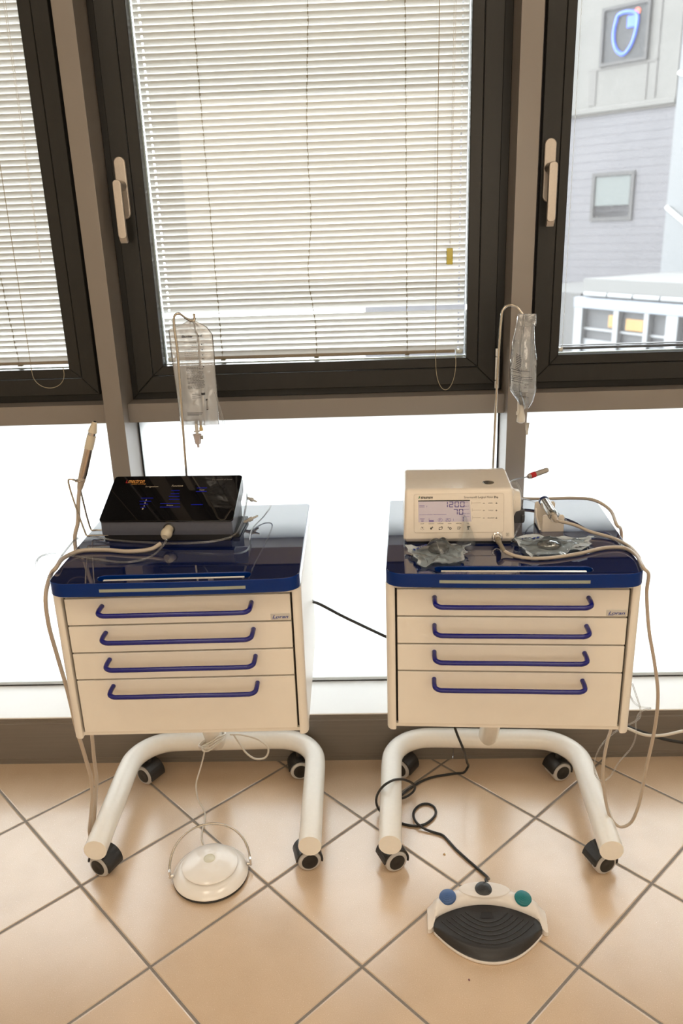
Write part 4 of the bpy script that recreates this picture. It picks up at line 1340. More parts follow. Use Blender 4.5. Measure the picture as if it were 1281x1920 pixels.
def bag(name, label, loc, H, left, right, thick, rot, wr, seed, film, level, crease=None):
    r = thing(name, label, 'infusion bag', loc, rot)
    NU, NV = 30, 64
    off = Vector((seed * 3.1, seed * 1.7, 0))

    def half(u, s, side):
        x0, x1 = lerp_tab(left, s), lerp_tab(right, s)
        x = x0 + (x1 - x0) * (u + 1) / 2
        z = -s * H
        t = lerp_tab(thick, s) * max(0.0, 1 - u * u) ** 0.55
        nz = noise.noise(Vector((x * 42, z * 26, side * 5)) + off) * wr + noise.noise(Vector((x * 95, z * 60, side * 9)) + off) * wr * 0.45
        edge = (1 - abs(u) ** 6)
        y = side * (t / 2) + side * nz * edge * 0.8 + noise.noise(Vector((x * 14, z * 9, 3)) + off) * wr * 1.6
        if crease:
            y += crease[1] * math.exp(-((u - crease[0] - crease[2] * s) / 0.10) ** 2)
        return Vector((x, y, z))
    bm = B()
    for side in (-1, 1):
        g = [[bm.verts.new(half(-1 + 2 * i / NU, j / NV, side)) for i in range(NU + 1)] for j in range(NV + 1)]
        for j in range(NV):
            for i in range(NU):
                f = [g[j][i], g[j + 1][i], g[j + 1][i + 1], g[j][i + 1]]
                bm.faces.new(f if side < 0 else f[::-1])
    bmesh.ops.remove_doubles(bm, verts=bm.verts[:], dist=1e-4)
    bg_ = obj('film', bm, film, r, 180)
    # liquid filling the lower part, just inside the film
    bm = B()
    s0 = level
    NVl = int(NV * (0.965 - s0))
    for side in (-1, 1):
        g = []
        for j in range(NVl + 1):
            s = s0 + (0.965 - s0) * j / NVl
            row = []
            for i in range(NU + 1):
                u = (-1 + 2 * i / NU) * 0.93
                p = half(u, s, side)
                q = half(u, s, -side)
                mid = (p + q) / 2
                row.append(bm.verts.new(mid + (p - mid) * 0.86))
            g.append(row)
        for j in range(NVl):
            for i in range(NU):
                f = [g[j][i], g[j + 1][i], g[j + 1][i + 1], g[j][i + 1]]
                bm.faces.new(f if side < 0 else f[::-1])
    obj('liquid', bm, M['liquid'], r, 180)

    def front(u, s):
        p = half(u, s, -1)
        return (p.x, p.y - 0.0007, p.z)
    return r, front, half


ZL = 1.2856
oL = (-0.3635, -0.0968, ZL)
HL = ZL - 1.0425
lt = [(0, -0.008), (0.03, -0.022), (0.075, -0.0535), (0.30, -0.0530), (0.60, -0.0500), (1.0, -0.0465)]
rt_ = [(0, 0.010), (0.03, 0.024), (0.06, 0.036), (0.13, 0.0475), (0.30, 0.048), (0.60, 0.0470), (1.0, 0.0450)]
bagL, fL, hL = bag('infusion_bag', 'flat printed infusion bag hanging from the left rod', oL, HL, lt, rt_,
                   [(0, 0.003), (0.08, 0.004), (0.25, 0.010), (0.50, 0.020), (0.8, 0.026), (0.95, 0.012), (1.0, 0.003)], RD(2), 0.0030, 2.0, M['pouchbag'], 0.45, (0.42, -0.006, -0.10))


def lprint(bm, us, vs, s=None):
    """printed line or text on the front film between u0..u1 at rows v0..v1"""
    u0, u1 = us
    v0, v1 = vs
    if s is None:
        n = 8
        for k in range(n):
            a, b = u0 + (u1 - u0) * k / n, u0 + (u1 - u0) * (k + 1) / n
            bm.faces.new([bm.verts.new(fL(*q)) for q in ((a, v1), (b, v1), (b, v0), (a, v0))])
    else:
        text(bm, s, u0, u1, -v1, -v0, lambda u, v: fL(u, -v), 0.15, bold=0.035)


bm = B()
lprint(bm, (-0.42, 0.12), (0.130, 0.152), 'Baxter')
lprint(bm, (0.34, 0.52), (0.126, 0.146), '50 ml')
text(bm, 'SODIO CLORURO BAXTER', -0.34, 0.24, -0.205, -0.193, lambda u, v: fL(u, -v))
text(bm, '0,9 %', 0.02, 0.26, -0.232, -0.220, lambda u, v: fL(u, -v))
text(bm, 'soluzione', -0.02, 0.24, -0.248, -0.238, lambda u, v: fL(u, -v))
random.seed(5)
v = 0.265
while v < 0.64:
    dense = v > 0.43
    x = -0.36 + 0.02 * random.random()
    end = (0.30 if v < 0.35 else 0.42 if not dense else 0.46) - (0.25 if random.random() < 0.12 else 0)
    while x < end:
        wv = random.uniform(0.05, 0.15)
        lprint(bm, (x, min(x + wv, end)), (v, v + (0.0042 if dense else 0.0026)))
        x += wv + 0.022
    v += 0.0125 if dense else 0.0165
for v in (0.685, 0.70, 0.72):
    lprint(bm, (-0.20, 0.22), (v, v + 0.004))
for v, a in ((0.865, 0.28), (0.878, 0.20), (0.890, 0.05)):
    lprint(bm, (-0.55, a), (v, v + 0.004))
lprint(bm, (0.26, 0.44), (0.672, 0.695))
lprint(bm, (0.45, 0.53), (0.735, 0.845))
for v, q in ((0.212, '50'), (0.262, '100'), (0.31, '150'), (0.345, ''), (0.42, '250')):
    lprint(bm, (0.46, 0.50), (v, v + 0.010))
obj('printing', bm, M['print'], bagL)
bm = B()
tube(bm, [(-0.0015, 0, -0.014), (-0.0015, -0.001, -0.004), (0.003, -0.0005, 0.0045), (0.0065, 0.001, -0.003), (0.0055, 0, -0.014)], 0.0013, 6, 5)
obj('hanger_loop', bm, M['pouchbag'], bagL)
bm = B()
zb2 = -HL
lathe(bm, [(0.0042, zb2 + 0.014), (0.0042, zb2 - 0.014), (0.0075, zb2 - 0.0145), (0.0075, zb2 - 0.016), (0.0038, zb2 - 0.0165), (0.0034, zb2 - 0.024)], 20, Matrix.Translation((-0.0095, 0, 0)))
obj('outlet_port', bm, M['port'], bagL, 40)
bm = B()
lathe(bm, [(0.0030, zb2 + 0.012), (0.0030, zb2 - 0.006), (0.0046, zb2 - 0.0065), (0.0046, zb2 - 0.0145), (0.003, zb2 - 0.015)], 18, Matrix.Translation((0.0005, 0.002, 0)))
tag(obj('additive_port', bm, M['amber'], bagL, 40), 'amber additive port')
bm = B()
lathe(bm, [(0.0115, zb2 - 0.0225), (0.0115, zb2 - 0.0240), (0.0100, zb2 - 0.0242), (0.0068, zb2 - 0.046), (0.0030, zb2 - 0.0465), (0.0028, zb2 - 0.055)], 6, Matrix.Translation((-0.0098, 0, 0)))
sp_ = obj('spike', bm, M['mauve'], bagL, 30)
bm = B()
box(bm, 0.0020 - 0.004, 0.0020 + 0.002, -0.003, 0.003, zb2 - 0.0345, zb2 - 0.026, 0.0008)
obj('air_vent', bm, M['greycap'], sp_, 40)

oR = (0.3955, -0.112, 1.2800)
HR = 1.2800 - 1.066
bagR, fR, hR = bag('infusion_bag', 'plump clear infusion bag hanging from the right rod', oR, HR,
                   [(0, -0.0185), (0.1, -0.021), (0.3, -0.029), (0.55, -0.033), (0.8, -0.031), (0.92, -0.012), (1.0, -0.003)],
                   [(0, 0.0205), (0.12, 0.019), (0.3, 0.0215), (0.5, 0.029), (0.8, 0.030), (0.92, 0.024), (1.0, 0.014)],
                   [(0, 0.006), (0.1, 0.014), (0.3, 0.028), (0.55, 0.040), (0.8, 0.036), (0.95, 0.018), (1.0, 0.010)], RD(-6), 0.0036, 5.0, M['pouchbag2'], 0.27, (-0.25, -0.005, 0.1))
bm = B()


def rline(u0, u1, v, h=0.004, sl=0.025):
    n = 6
    for k in range(n):
        a, b = u0 + (u1 - u0) * k / n, u0 + (u1 - u0) * (k + 1) / n
        va, vb = v + sl * (a - u0), v + sl * (b - u0)
        bm.faces.new([bm.verts.new(fR(*q)) for q in ((a, va + h), (b, vb + h), (b, vb), (a, va))])


for v in [0.40 + 0.018 * k for k in range(10)]:
    rline(-0.62, -0.62 + random.uniform(0.25, 0.4), v, 0.006, 0.06)
for v, a, b in ((0.56, -0.9, 0.45), (0.585, -0.9, -0.2), (0.625, -0.9, 0.62), (0.645, -0.85, 0.65), (0.66, -0.9, 0.60), (0.685, -0.88, -0.05),
                (0.79, -0.75, 0.3), (0.81, -0.6, 0.25), (0.835, -0.6, 0.2), (0.85, -0.55, 0.38)):
    x = a
    while x < b:
        w_ = random.uniform(0.06, 0.16)
        rline(x, min(x + w_, b), v + 0.02 * (x - a), 0.005, 0.02)
        x += w_ + 0.03
text(bm, '50 ml', 0.05, 0.35, -0.735, -0.715, lambda u, v: fR(u, -v))
text(bm, 'NaCl', 0.0, 0.22, -0.765, -0.748, lambda u, v: fR(u, -v))
obj('printing', bm, M['print'], bagR)
bm = B()
box(bm, -0.016, 0.022, -0.002, 0.002, -0.028, 0.000, 0.0015)
lathe(bm, [(0.009, -0.002), (0.009, 0.002)], 20, along((0.008, -0.002, -0.011), (0.008, 0.0, -0.011)))
obj('hanger_tab', bm, M['pouchbag2'], bagR, 40)
dz = -HR
bm = B()
lathe(bm, [(0.0048, dz + 0.030), (0.0042, dz + 0.004), (0.0040, dz - 0.006), (0.0062, dz - 0.010), (0.0062, dz - 0.016)], 18, along((-0.007, 0.002, 0), (-0.010, 0.002, -1)) @ Matrix.Rotation(PI, 4, 'X'))
obj('additive_port', bm, M['port'], bagR, 40)
bm = B()
lathe(bm, [(0.0078, dz + 0.034), (0.0060, dz + 0.006), (0.0050, dz - 0.006), (0.0092, dz - 0.018), (0.0098, dz - 0.026), (0.0098, dz - 0.032), (0.0050, dz - 0.035)], 22, Matrix.Translation((0.010, -0.002, 0)) @ Matrix.Rotation(RD(3), 4, 'Y'))
obj('outlet_port', bm, M['port'], bagR, 40)
bm = B()
pr = []
for k in range(6):
    z = dz - 0.0355 - k * 0.0026
    pr += [(0.0062 - k * 0.0005, z), (0.0038, z - 0.0010), (0.0038, z - 0.0024)]
pr += [(0.0028, dz - 0.054), (0.0022, dz - 0.063)]
lathe(bm, pr, 18, Matrix.Translation((0.0125, -0.002, 0)))
obj('spike', bm, M['port'], bagR, 30)

# clear tubing
tb = thing('irrigation_tubing', 'clear irrigation tubing looping around the black console', 'tubing', P['tube_L'][12], 0)
bm = B()
tube(bm, to_local(tb, P['tube_L']), 0.0023, 10, 6)
obj('tube', bm, M['clear'], tb, 60)
bm = B()
tube(bm, to_local(tb, P['tube_L2']), 0.0015, 8, 6)
obj('return_tube', bm, M['clear'], tb, 60)
bm = B()
tube(bm, to_local(tb, P['tube_Lbag']), 0.0012, 8, 6)
obj('bag_tube', bm, M['clear'], tb, 60)
for i in (0, 2):
    bm = B()
    a, b = [Vector(q) for q in to_local(tb, P['luer'][i:i + 2])]
    Ld = (b - a).length
    lathe(bm, [(0.0034, 0), (0.0036, Ld * .35), (0.0050, Ld * .36), (0.0050, Ld * .62), (0.0026, Ld * .64), (0.0020, Ld)], 16, along(a, b))
    obj('luer_connector', bm, M['port'], tb, 40)

ft = thing('bag_line', 'clear line with red-cored filter between the right bag and the motor unit', 'tubing', P['filter2_R'][1], 0)
bm = B()
tube(bm, to_local(ft, P['filter_R']), 0.0020, 10, 6)
tube(bm, to_local(ft, P['filter3_R']), 0.0020, 10, 4)
obj('tube', bm, M['clear'], ft, 60)
a, b = [Vector(q) for q in to_local(ft, P['filter2_R'][::-1])]
Ld = (b - a).length
bm = B()
lathe(bm, [(0.0042, 0), (0.0060, 0.003), (0.0066, 0.008), (0.0064, Ld - .004), (0.0052, Ld)], 18, along(a, b))
fl = obj('filter', bm, thin_clear('filter_shell', 0.25, (0.72, 0.66, 0.58), (1, 0.97, 0.93), 0.08, 1.5), ft, 40)
bm = B()
lathe(bm, [(0.0066, 0.007), (0.0070, 0.0075), (0.0070, 0.0205), (0.0066, 0.021)], 20, along(a, b))
tag(obj('filter_core', bm, M['red'], fl, 40), 'red filter core')
bm = B()
lathe(bm, [(0.0036, 0.022), (0.0036, Ld - .003)], 14, along(a, b))
tag(obj('filter_body', bm, M['housing'], fl, 40), 'ivory filter body')

# ================================================================== motor unit on the right trolley
o = wpt(CR, (-0.0995, 0.1325, TOP))
mo = thing('surgical_motor_unit', 'ivory motor control unit with lilac display on the right trolley', 'medical device', o, CR['rz'] + RD(0.8))
HB, HT = 0.1195, 0.1155         # half width below and above
prof = [(0.004, 0.0060), (0.0, 0.0120), (-0.0015, 0.0160), (0.0180, 0.1100), (0.0215, 0.1165), (0.0280, 0.1200), (0.1500, 0.1240), (0.1800, 0.1180), (0.1980, 0.0900), (0.2000, 0.0100), (0.196, 0.0060)]
bm = B()
A_, B_ = [], []
for (y, z) in prof:
    hw = HB + (HT - HB) * z / 0.12
    A_.append(bm.verts.new((-hw, y, z)))
    B_.append(bm.verts.new((hw, y, z)))
n = len(prof)
fs = [bm.faces.new(A_), bm.faces.new(B_[::-1])]
for i in range(n):
    j = (i + 1) % n
    fs.append(bm.faces.new([A_[j], A_[i], B_[i], B_[j]]))
bmesh.ops.recalc_face_normals(bm, faces=fs)
es = list({e for f in fs[:2] for e in f.edges})
bmesh.ops.bevel(bm, geom=es, offset=0.007, segments=4, affect='EDGES', profile=0.5)
obj('housing', bm, M['housing'], mo, 50)
bm = B()
box(bm, -0.112, 0.112, 0.010, 0.19, 0.0006, 0.0065)
obj('foot_plate', bm, M['dkbase'], mo)
# slanted front: u to the right, v up
e0, e1 = Vector((0, -0.0015, 0.0160)), Vector((0, 0.0180, 0.1100))
dv = (e1 - e0).normalized()
nv = Vector((0, -dv.z, dv.y))


def FP(h=0.0):
    def f(u, v):
        p = e0 + dv * (v - 0.008) + nv * h
        return (u, p.y, p.z)
    return f


def fx(px): return (px - 860.5) * 0.001140
def fy(py, px=860): return (1012.5 - py - (px - 860) * 0.012) * 0.001165


Mf = Matrix(((1, 0, 0, 0), (0, dv.y, nv.y, e0.y - dv.y * 0.008), (0, dv.z, nv.z, e0.z - dv.z * 0.008), (0, 0, 0, 1)))
bm = B()
prism(bm, rrect(fx(776), fx(944), fy(996), fy(923.5), 0.005, 5), -0.0004, 0.0006, 'xyz', 0.0003, 1, M=Mf)
pn = obj('keypad_panel', bm, M['panel'], mo, 40)
bm = B()
R_ = rrect(fx(776), fx(944), fy(996), fy(923.5), 0.005, 5)
R2 = rrect(fx(776) + 0.0005, fx(944) - 0.0005, fy(996) + 0.0005, fy(923.5) - 0.0005, 0.0046, 5)
for i in range(len(R_)):
    j = (i + 1) % len(R_)
    poly(bm, [R_[i], R_[j], R2[j], R2[i]], FP(0.0008))
for (x0, x1, y) in ((884, 901, 941.0), (885, 901.5, 954.5), (885.5, 901, 968.5)):
    quad(bm, fx(x0), fx(x1), fy(y) - 0.0003, fy(y) + 0.0003, FP(0.0008))
for (x, y0, y1) in ((884, 944, 938), (885, 957, 951), (885.5, 972, 965)):
    quad(bm, fx(x) - 0.0003, fx(x) + 0.0003, fy(y0), fy(y1), FP(0.0008))
obj('panel_outline', bm, M['line'], pn)
bm = B()
poly(bm, [(fx(784.3), fy(976)), (fx(883.5), fy(975.5)), (fx(880.5), fy(936)), (fx(784), fy(936.5))], FP(0.0009))
sc = obj('display', bm, M['lcd'], pn)
bm = B()
quad(bm, fx(784), fx(880.7), fy(937.2), fy(935.3), FP(0.0013))
obj('display_top_edge', bm, M['black_ink'], sc)
SEG = {'0': 'abcdef', '1': 'bc', '2': 'abged', '7': 'abc'}


def seg7(bm, ch, x, y, w, h, t):
    sl = 0.0
    g = t * 0.35
    Q = {'a': (x + g, x + w - g, y + h - t, y + h), 'd': (x + g, x + w - g, y, y + t), 'g': (x + g, x + w - g, y + h / 2 - t / 2, y + h / 2 + t / 2),
         'f': (x, x + t, y + h / 2 + g, y + h - g), 'b': (x + w - t, x + w, y + h / 2 + g, y + h - g),
         'e': (x, x + t, y + g, y + h / 2 - g), 'c': (x + w - t, x + w, y + g, y + h / 2 - g)}
    for s in SEG[ch]:
        a, b, c, d = Q[s]
        quad(bm, a, b, c, d, FP(0.0014))


bm = B()
cw = fx(8.0) - fx(0)
for i, ch in enumerate('1200'):
    seg7(bm, ch, fx(831.5 + i * 10.4), fy(948.5), cw, 0.0122, 0.0016)
for i, ch in enumerate('70'):
    seg7(bm, ch, fx(850 + i * 10.2), fy(962.3), cw, 0.0122, 0.0016)
seg7(bm, '1', fx(861), fy(975.2), cw, 0.0105, 0.0016)
text(bm, 'min-1', fx(869), fx(878), fy(947.5), fy(945.6), FP(0.0014))
text(bm, 'N·cm', fx(869.5), fx(880.3), fy(961.2), fy(959.4), FP(0.0014))
obj('digits', bm, M['seg'], sc)
bm = B()
for i, ch in enumerate('20'):
    seg7(bm, ch, fx(835.5 + i * 4.9), fy(974.8), fx(4) - fx(0), 0.0068, 0.0008)
seg7(bm, '1', fx(846.5), fy(974.5), fx(4) - fx(0), 0.0056, 0.0008)
for (a, b, y, h) in ((868.5, 877, 939.6, .0007), (869, 879, 953.0, .0007), (870, 880, 966.6, .0007), (786, 811, 962.2, .0007), (812.5, 837, 961.9, .0007), (786, 796, 945.4, .0011), (786, 796, 947.8, .0011),
                     (787, 796, 970.2, .0013), (789, 794.5, 972.4, .0010), (789.5, 794, 974.6, .0010)):
    quad(bm, fx(a), fx(b), fy(y), fy(y) + h, FP(0.0014))
quad(bm, fx(800), fx(800.6), fy(948), fy(945.3), FP(0.0014))
quad(bm, fx(804), fx(804.7), fy(975.6), fy(968.6), FP(0.0014))
quad(bm, fx(804.7), fx(813), fy(975.6), fy(971.8), FP(0.0014))
for k in range(20):
    a, b = 2 * PI * k / 20, 2 * PI * (k + 1) / 20
    cx, cy = fx(825.2), fy(972)
    poly(bm, [(cx + r * math.cos(q), cy + r * math.sin(q)) for r, q in ((0.0047, a), (0.0047, b), (0.0041, b), (0.0041, a))], FP(0.0014))
text(bm, 'F', fx(823.8), fx(826.8), fy(974.2), fy(969.8), FP(0.0014))
obj('small_readouts', bm, M['segl'], sc)
bm = B()
text(bm, 'straumann', fx(789), fx(811.5), fy(932.2), fy(927.6), FP(0.0009), 0.0, bold=0.03)
text(bm, 'Straumann® Surgical Motor', fx(870), fx(924.5), fy(933.0, 900), fy(927.8, 900), FP(0.0009))
text(bm, 'Pro', fx(926), fx(933.2), fy(932.2, 930), fy(927.8, 930), FP(0.0009), bold=0.03)
for y in (941.0, 954.5, 968.5):
    quad(bm, fx(905), fx(908.6), fy(y, 907) - 0.0004, fy(y, 907) + 0.0004, FP(0.0009))
    quad(bm, fx(928.2), fx(932.2), fy(y, 930) - 0.0004, fy(y, 930) + 0.0004, FP(0.0009))
    quad(bm, fx(929.8), fx(930.6), fy(y, 930) - 0.0018, fy(y, 930) + 0.0018, FP(0.00092))
for s, y, a, b in (('SPEED', 941, 915, 923), ('TORQUE', 954.5, 914.5, 924.5), ('PROGRAM', 968.5, 914, 926.5)):
    text(bm, s, fx(a), fx(b), fy(y + 0.9, 918), fy(y - 0.9, 918), FP(0.0009))
for s, x, w_ in (('LIGHT', 791.5, 7), ('COOLANT', 808.7, 11), ('FORWARD', 825.8, 11), ('GEAR', 843, 7), ('MEMORY', 860.3, 11), ('CAL', 877, 5)):
    text(bm, s, fx(x - w_ / 2), fx(x + w_ / 2), fy(979.7), fy(977.9), FP(0.0009))
# key symbols: lamp, drops, arrows, gears, note, tool
X, Y = fx(791.5), fy(987.5)


def disc(cx, cy, r, h=0.0009, n=14):
    poly(bm, [(cx + r * math.cos(2 * PI * k / n), cy + r * math.sin(2 * PI * k / n)) for k in range(n)], FP(h))


disc(X, Y + 0.0012, 0.0013)
for k in range(7):
    a = 2 * PI * k / 7 + .3
    c, s_ = math.cos(a), math.sin(a)
    poly(bm, [(X + c * 0.0026 - s_ * 0.0003, Y + s_ * 0.0026 + c * 0.0003), (X + c * 0.0026 + s_ * 0.0003, Y + s_ * 0.0026 - c * 0.0003),
              (X + c * 0.0041 + s_ * 0.0003, Y + s_ * 0.0041 - c * 0.0003), (X + c * 0.0041 - s_ * 0.0003, Y + s_ * 0.0041 + c * 0.0003)], FP(0.0009))
X = fx(808.7)
disc(X - 0.0008, Y - 0.0008, 0.0020)
poly(bm, [(X - 0.0026, Y), (X + 0.001, Y), (X - 0.0002, Y + 0.0035)], FP(0.00091))
disc(X + 0.0024, Y + 0.0016, 0.0012)
poly(bm, [(X + 0.0012, Y + .002), (X + 0.0036, Y + .002), (X + 0.0028, Y + 0.0046)], FP(0.00091))
X = fx(826)
for s_ in (1, -1):
    poly(bm, [(X - s_ * 0.0042, Y - s_ * 0.0012), (X - s_ * 0.0034, Y - s_ * 0.0020), (X - s_ * 0.0030, Y + s_ * 0.0012), (X + s_ * 0.0030, Y + s_ * 0.0026), (X + s_ * 0.0024, Y + s_ * 0.0034), (X - s_ * 0.0036, Y + s_ * 0.0020)], FP(0.0009))
    poly(bm, [(X + s_ * 0.0020, Y + s_ * 0.0012), (X + s_ * 0.0048, Y + s_ * 0.0026), (X + s_ * 0.0022, Y + s_ * 0.0042)], FP(0.00092))
X = fx(843)
for cx, cy, r in ((X - 0.0028, Y + 0.0018, 0.0015), (X + 0.0014, Y - 0.0006, 0.0027)):
    for k in range(16):
        a, b = 2 * PI * k / 16, 2 * PI * (k + 1) / 16
        poly(bm, [(cx + q * math.cos(t_), cy + q * math.sin(t_)) for q, t_ in ((r, a), (r, b), (r * .5, b), (r * .5, a))], FP(0.0009))
X = fx(860.5)
for a, b, c, d in ((-.0034, -.0028, -.003, .003), (.0014, .002, -.003, .003), (-.0034, .002, .0024, .003), (-.0034, .002, -.003, -.0024), (-.0024, .0008, .0008, .0014), (-.0024, .0008, -.0010, -.0004)):
    quad(bm, X + a, X + b, Y + c, Y + d, FP(0.0009))
poly(bm, [(X, Y - .0012), (X + .0010, Y - .0014), (X + .0042, Y + .0018), (X + .0034, Y + .0024)], FP(0.00092))
X = fx(878)
poly(bm, [(X - .003, Y + .004), (X + .002, Y + .0044), (X + .0044, Y + .0024), (X + .001, Y + .0016), (X + .0006, Y - .001), (X + .0016, Y - .0034), (X - .002, Y - .0042), (X - .0014, Y - .001), (X - .0026, Y + .001)], FP(0.0009))
bx0, bx1, by0, by1 = fx(948.6), fx(954.0), fy(1002.2, 950), fy(996.2, 950)
for a, b, c, d in ((bx0, bx1, by0, by0 + .0004), (bx0, bx1, by1 - .0004, by1), (bx0, bx0 + .0004, by0, by1), (bx1 - .0004, bx1, by0, by1)):
    quad(bm, a, b, c, d, FP(0.0009))
text(bm, '5', bx0 + .002, bx1 - .002, by0 + .0015, by1 - .0015, FP(0.0009))
obj('lettering', bm, M['black_ink'], pn)
bm = B()
text(bm, 'simply doing more', fx(795), fx(811.5), fy(934.3), fy(933.1), FP(0.0009))
obj('tagline', bm, M['line'], pn)
bm = B()
poly(bm, [(fx(784), fy(932.2)), (fx(786), fy(932.2)), (fx(787.6), fy(929.6)), (fx(786.2), fy(929.6))], FP(0.0009))
poly(bm, [(fx(784.8), fy(930.4)), (fx(786.2), fy(930.4)), (fx(788.2), fy(927.2)), (fx(786), fy(927.8))], FP(0.00091))
tag(obj('logo_mark', bm, M['green'], pn), 'green logo mark')
# rotary disc on top, pump head on the right, socket in front
bm = B()
lathe(bm, [(0.0125, 0), (0.0125, 0.0012), (0.0105, 0.0018), (0.0, 0.0010)], 32, Matrix.Translation((0.066, 0.058, 0.1203)) @ Matrix.Rotation(RD(1.9), 4, 'X'))
tag(obj('bag_rod_socket', bm, M['steel'], mo, 40), 'round steel socket on top')
bm = B()
Pm = along((0.1155, 0.075, 0.068), (0.20, 0.075, 0.068))
lathe(bm, [(0.036, 0), (0.036, 0.006), (0.032, 0.010), (0.030, 0.020), (0.027, 0.022), (0, 0.022)], 32, Pm)
ph = obj('pump_head', bm, M['housing'], mo, 40)
bm = B()
box(bm, 0.1225, 0.146, 0.045, 0.070, 0.030, 0.062, 0.004)
box(bm, 0.1375, 0.1455, 0.040, 0.060, 0.036, 0.052, 0.002)
obj('pump_clamp', bm, M['dusk'], ph, 40)
so = Vector((fx(931.5), 0, 0))
q = FP(0.0)(fx(932), fy(1004, 932))
bm = B()
lathe(bm, [(0.0110, -0.002), (0.0110, 0.002), (0.0092, 0.0034), (0.0080, 0.0034), (0.0080, 0.0)], 28, along(q, Vector(q) + nv))
obj('motor_socket', bm, M['silver'], mo, 40)
# pump tubing clipped into the head
bm = B()
tube(bm, to_local(mo, P['pump_R']), 0.0020, 10, 6)
tube(bm, to_local(mo, P['pump2_R']), 0.0020, 10, 6)
obj('pump_tube', bm, M['clear'], mo, 60)
bm = B()
tube(bm, to_local(mo, P['ptube_R']), 0.0017, 8, 6)
obj('coolant_tube', bm, M['clear'], mo, 60)

# motor hand piece resting in its cradle
c0 = wpt(CR, (0.108, 0.222, TOP))
ck = thing('handpiece_cradle', 'beige two-plate cradle with V notches behind the crumpled pouch', 'holder', c0, CR['rz'] + RD(2))


def notch_plate(y, w, h, nw, nd, skew=0.0):
    a = [(-w / 2, 0.0), (w / 2, 0.0), (w / 2, h - .004), (w / 2 - .004, h), (nw / 2 + .001, h), (nw * 0.25, h - nd * .8), (0, h - nd), (-nw * 0.25, h - nd * .8), (-nw / 2 - .001, h), (-w / 2 + .004, h), (-w / 2, h - .004)]
    bm = B()
    prism(bm, [(x + skew, z) for x, z in a], y, y + 0.004, 'xzy', 0.0012, 2)
    return bm


obj('front_plate', notch_plate(-0.016, 0.048, 0.040, 0.026, 0.016, 0.004), M['housing'], ck, 40)
obj('back_plate', notch_plate(0.042, 0.046, 0.052, 0.028, 0.018, -0.004), M['housing'], ck, 40)
bm = B()
box(bm, -0.022, 0.024, -0.014, 0.044, 0.0, 0.005, 0.0012)
prism(bm, [(-0.014, 0.004), (0.044, 0.004), (0.044, 0.040), (0.030, 0.020), (0.0, 0.010)], -0.026, -0.022, 'yzx', 0.001, 1)
obj('base', bm, M['housing'], ck, 40)
h0 = Vector(ck.location) + Matrix.Rotation(ck.rotation_euler[2], 3, 'Z') @ Vector((-0.004, 0.056, 0.0495))
h1 = Vector(ck.location) + Matrix.Rotation(ck.rotation_euler[2], 3, 'Z') @ Vector((0.004, -0.020, 0.0375))
mh = thing('motor_handpiece', 'short silver motor with blue rear ring lying in the cradle', 'handpiece', tuple(h0), 0)
D = h1 - h0
Ld = D.length
A = along((0, 0, 0), D)
bm = B()
lathe(bm, [(0.0085, -0.002), (0.0122, 0.0), (0.0122, 0.006), (0.0110, 0.008)], 32, A)
tag(obj('rear_ring', bm, mat('dark_blue_ring', (0.01, 0.02, 0.10), 0.3), mh, 40), 'dark blue ring')
bm = B()
lathe(bm, [(0.0112, 0.007), (0.0116, 0.010), (0.0116, Ld - .024), (0.0110, Ld - .022), (0.0116, Ld - 0.020), (0.0116, Ld - .008), (0.0085, Ld - .001), (0.006, Ld)], 36, A)
obj('motor_body', bm, M['silver'], mh, 40)
bm = B()
lathe(bm, [(0.0060, Ld - .001), (0.0066, Ld + .002), (0.0055, Ld + 0.012), (0.0038, Ld + 0.022)], 24, A)
obj('strain_relief', bm, M['cable'], mh, 50)
e = h0 + D.normalized() * (Ld + 0.018)
bm = B()
tube(bm, to_local(mh, [tuple(e)] + P['hcord_R'][1:]), 0.0036, 12, 7)
obj('cord', bm, M['cable'], mh, 60)

pts = P['motor_R']
pb = Vector(pts[0])
mc = thing('motor_cable', 'beige motor cable from the front socket of the ivory unit down the right trolley side', 'cable', tuple(pb), 0)
q0 = Vector(mo.location) + Matrix.Rotation(mo.rotation_euler[2], 3, 'Z') @ Vector(q)
nw = Matrix.Rotation(mo.rotation_euler[2], 3, 'Z') @ nv
bm = B()
lathe(bm, [(0.0078, -0.001), (0.0078, 0.006), (0.0070, 0.0065), (0.0072, 0.010), (0.0064, 0.0105), (0.0064, 0.014)], 26, along(q0 - pb, q0 - pb + nw + Vector((0, 0, -0.25))))
obj('connector', bm, M['silver'], mc, 40)
ax = (nw + Vector((0, 0, -0.25))).normalized()
bm = B()
s0 = q0 - pb + ax * 0.0135
tube(bm, [tuple(s0), tuple(s0 + ax * 0.010 + Vector((.001, 0, -.002))), tuple(Vector(pts[1]) - pb + Vector((0, 0.002, 0.002))), tuple(Vector(pts[2]) - pb)], 0.006, 14, 5, radii=[0.0068, 0.0060, 0.0046, 0.0040])
obj('boot', bm, mat('olive_cable_boot', (0.22, 0.19, 0.14), 0.5), mc, 50)
bm = B()
tube(bm, [tuple(Vector(p) - pb) for p in [pts[1]] + pts[2:]], 0.0037, 12, 7)
obj('cord', bm, M['cable'], mc, 60)


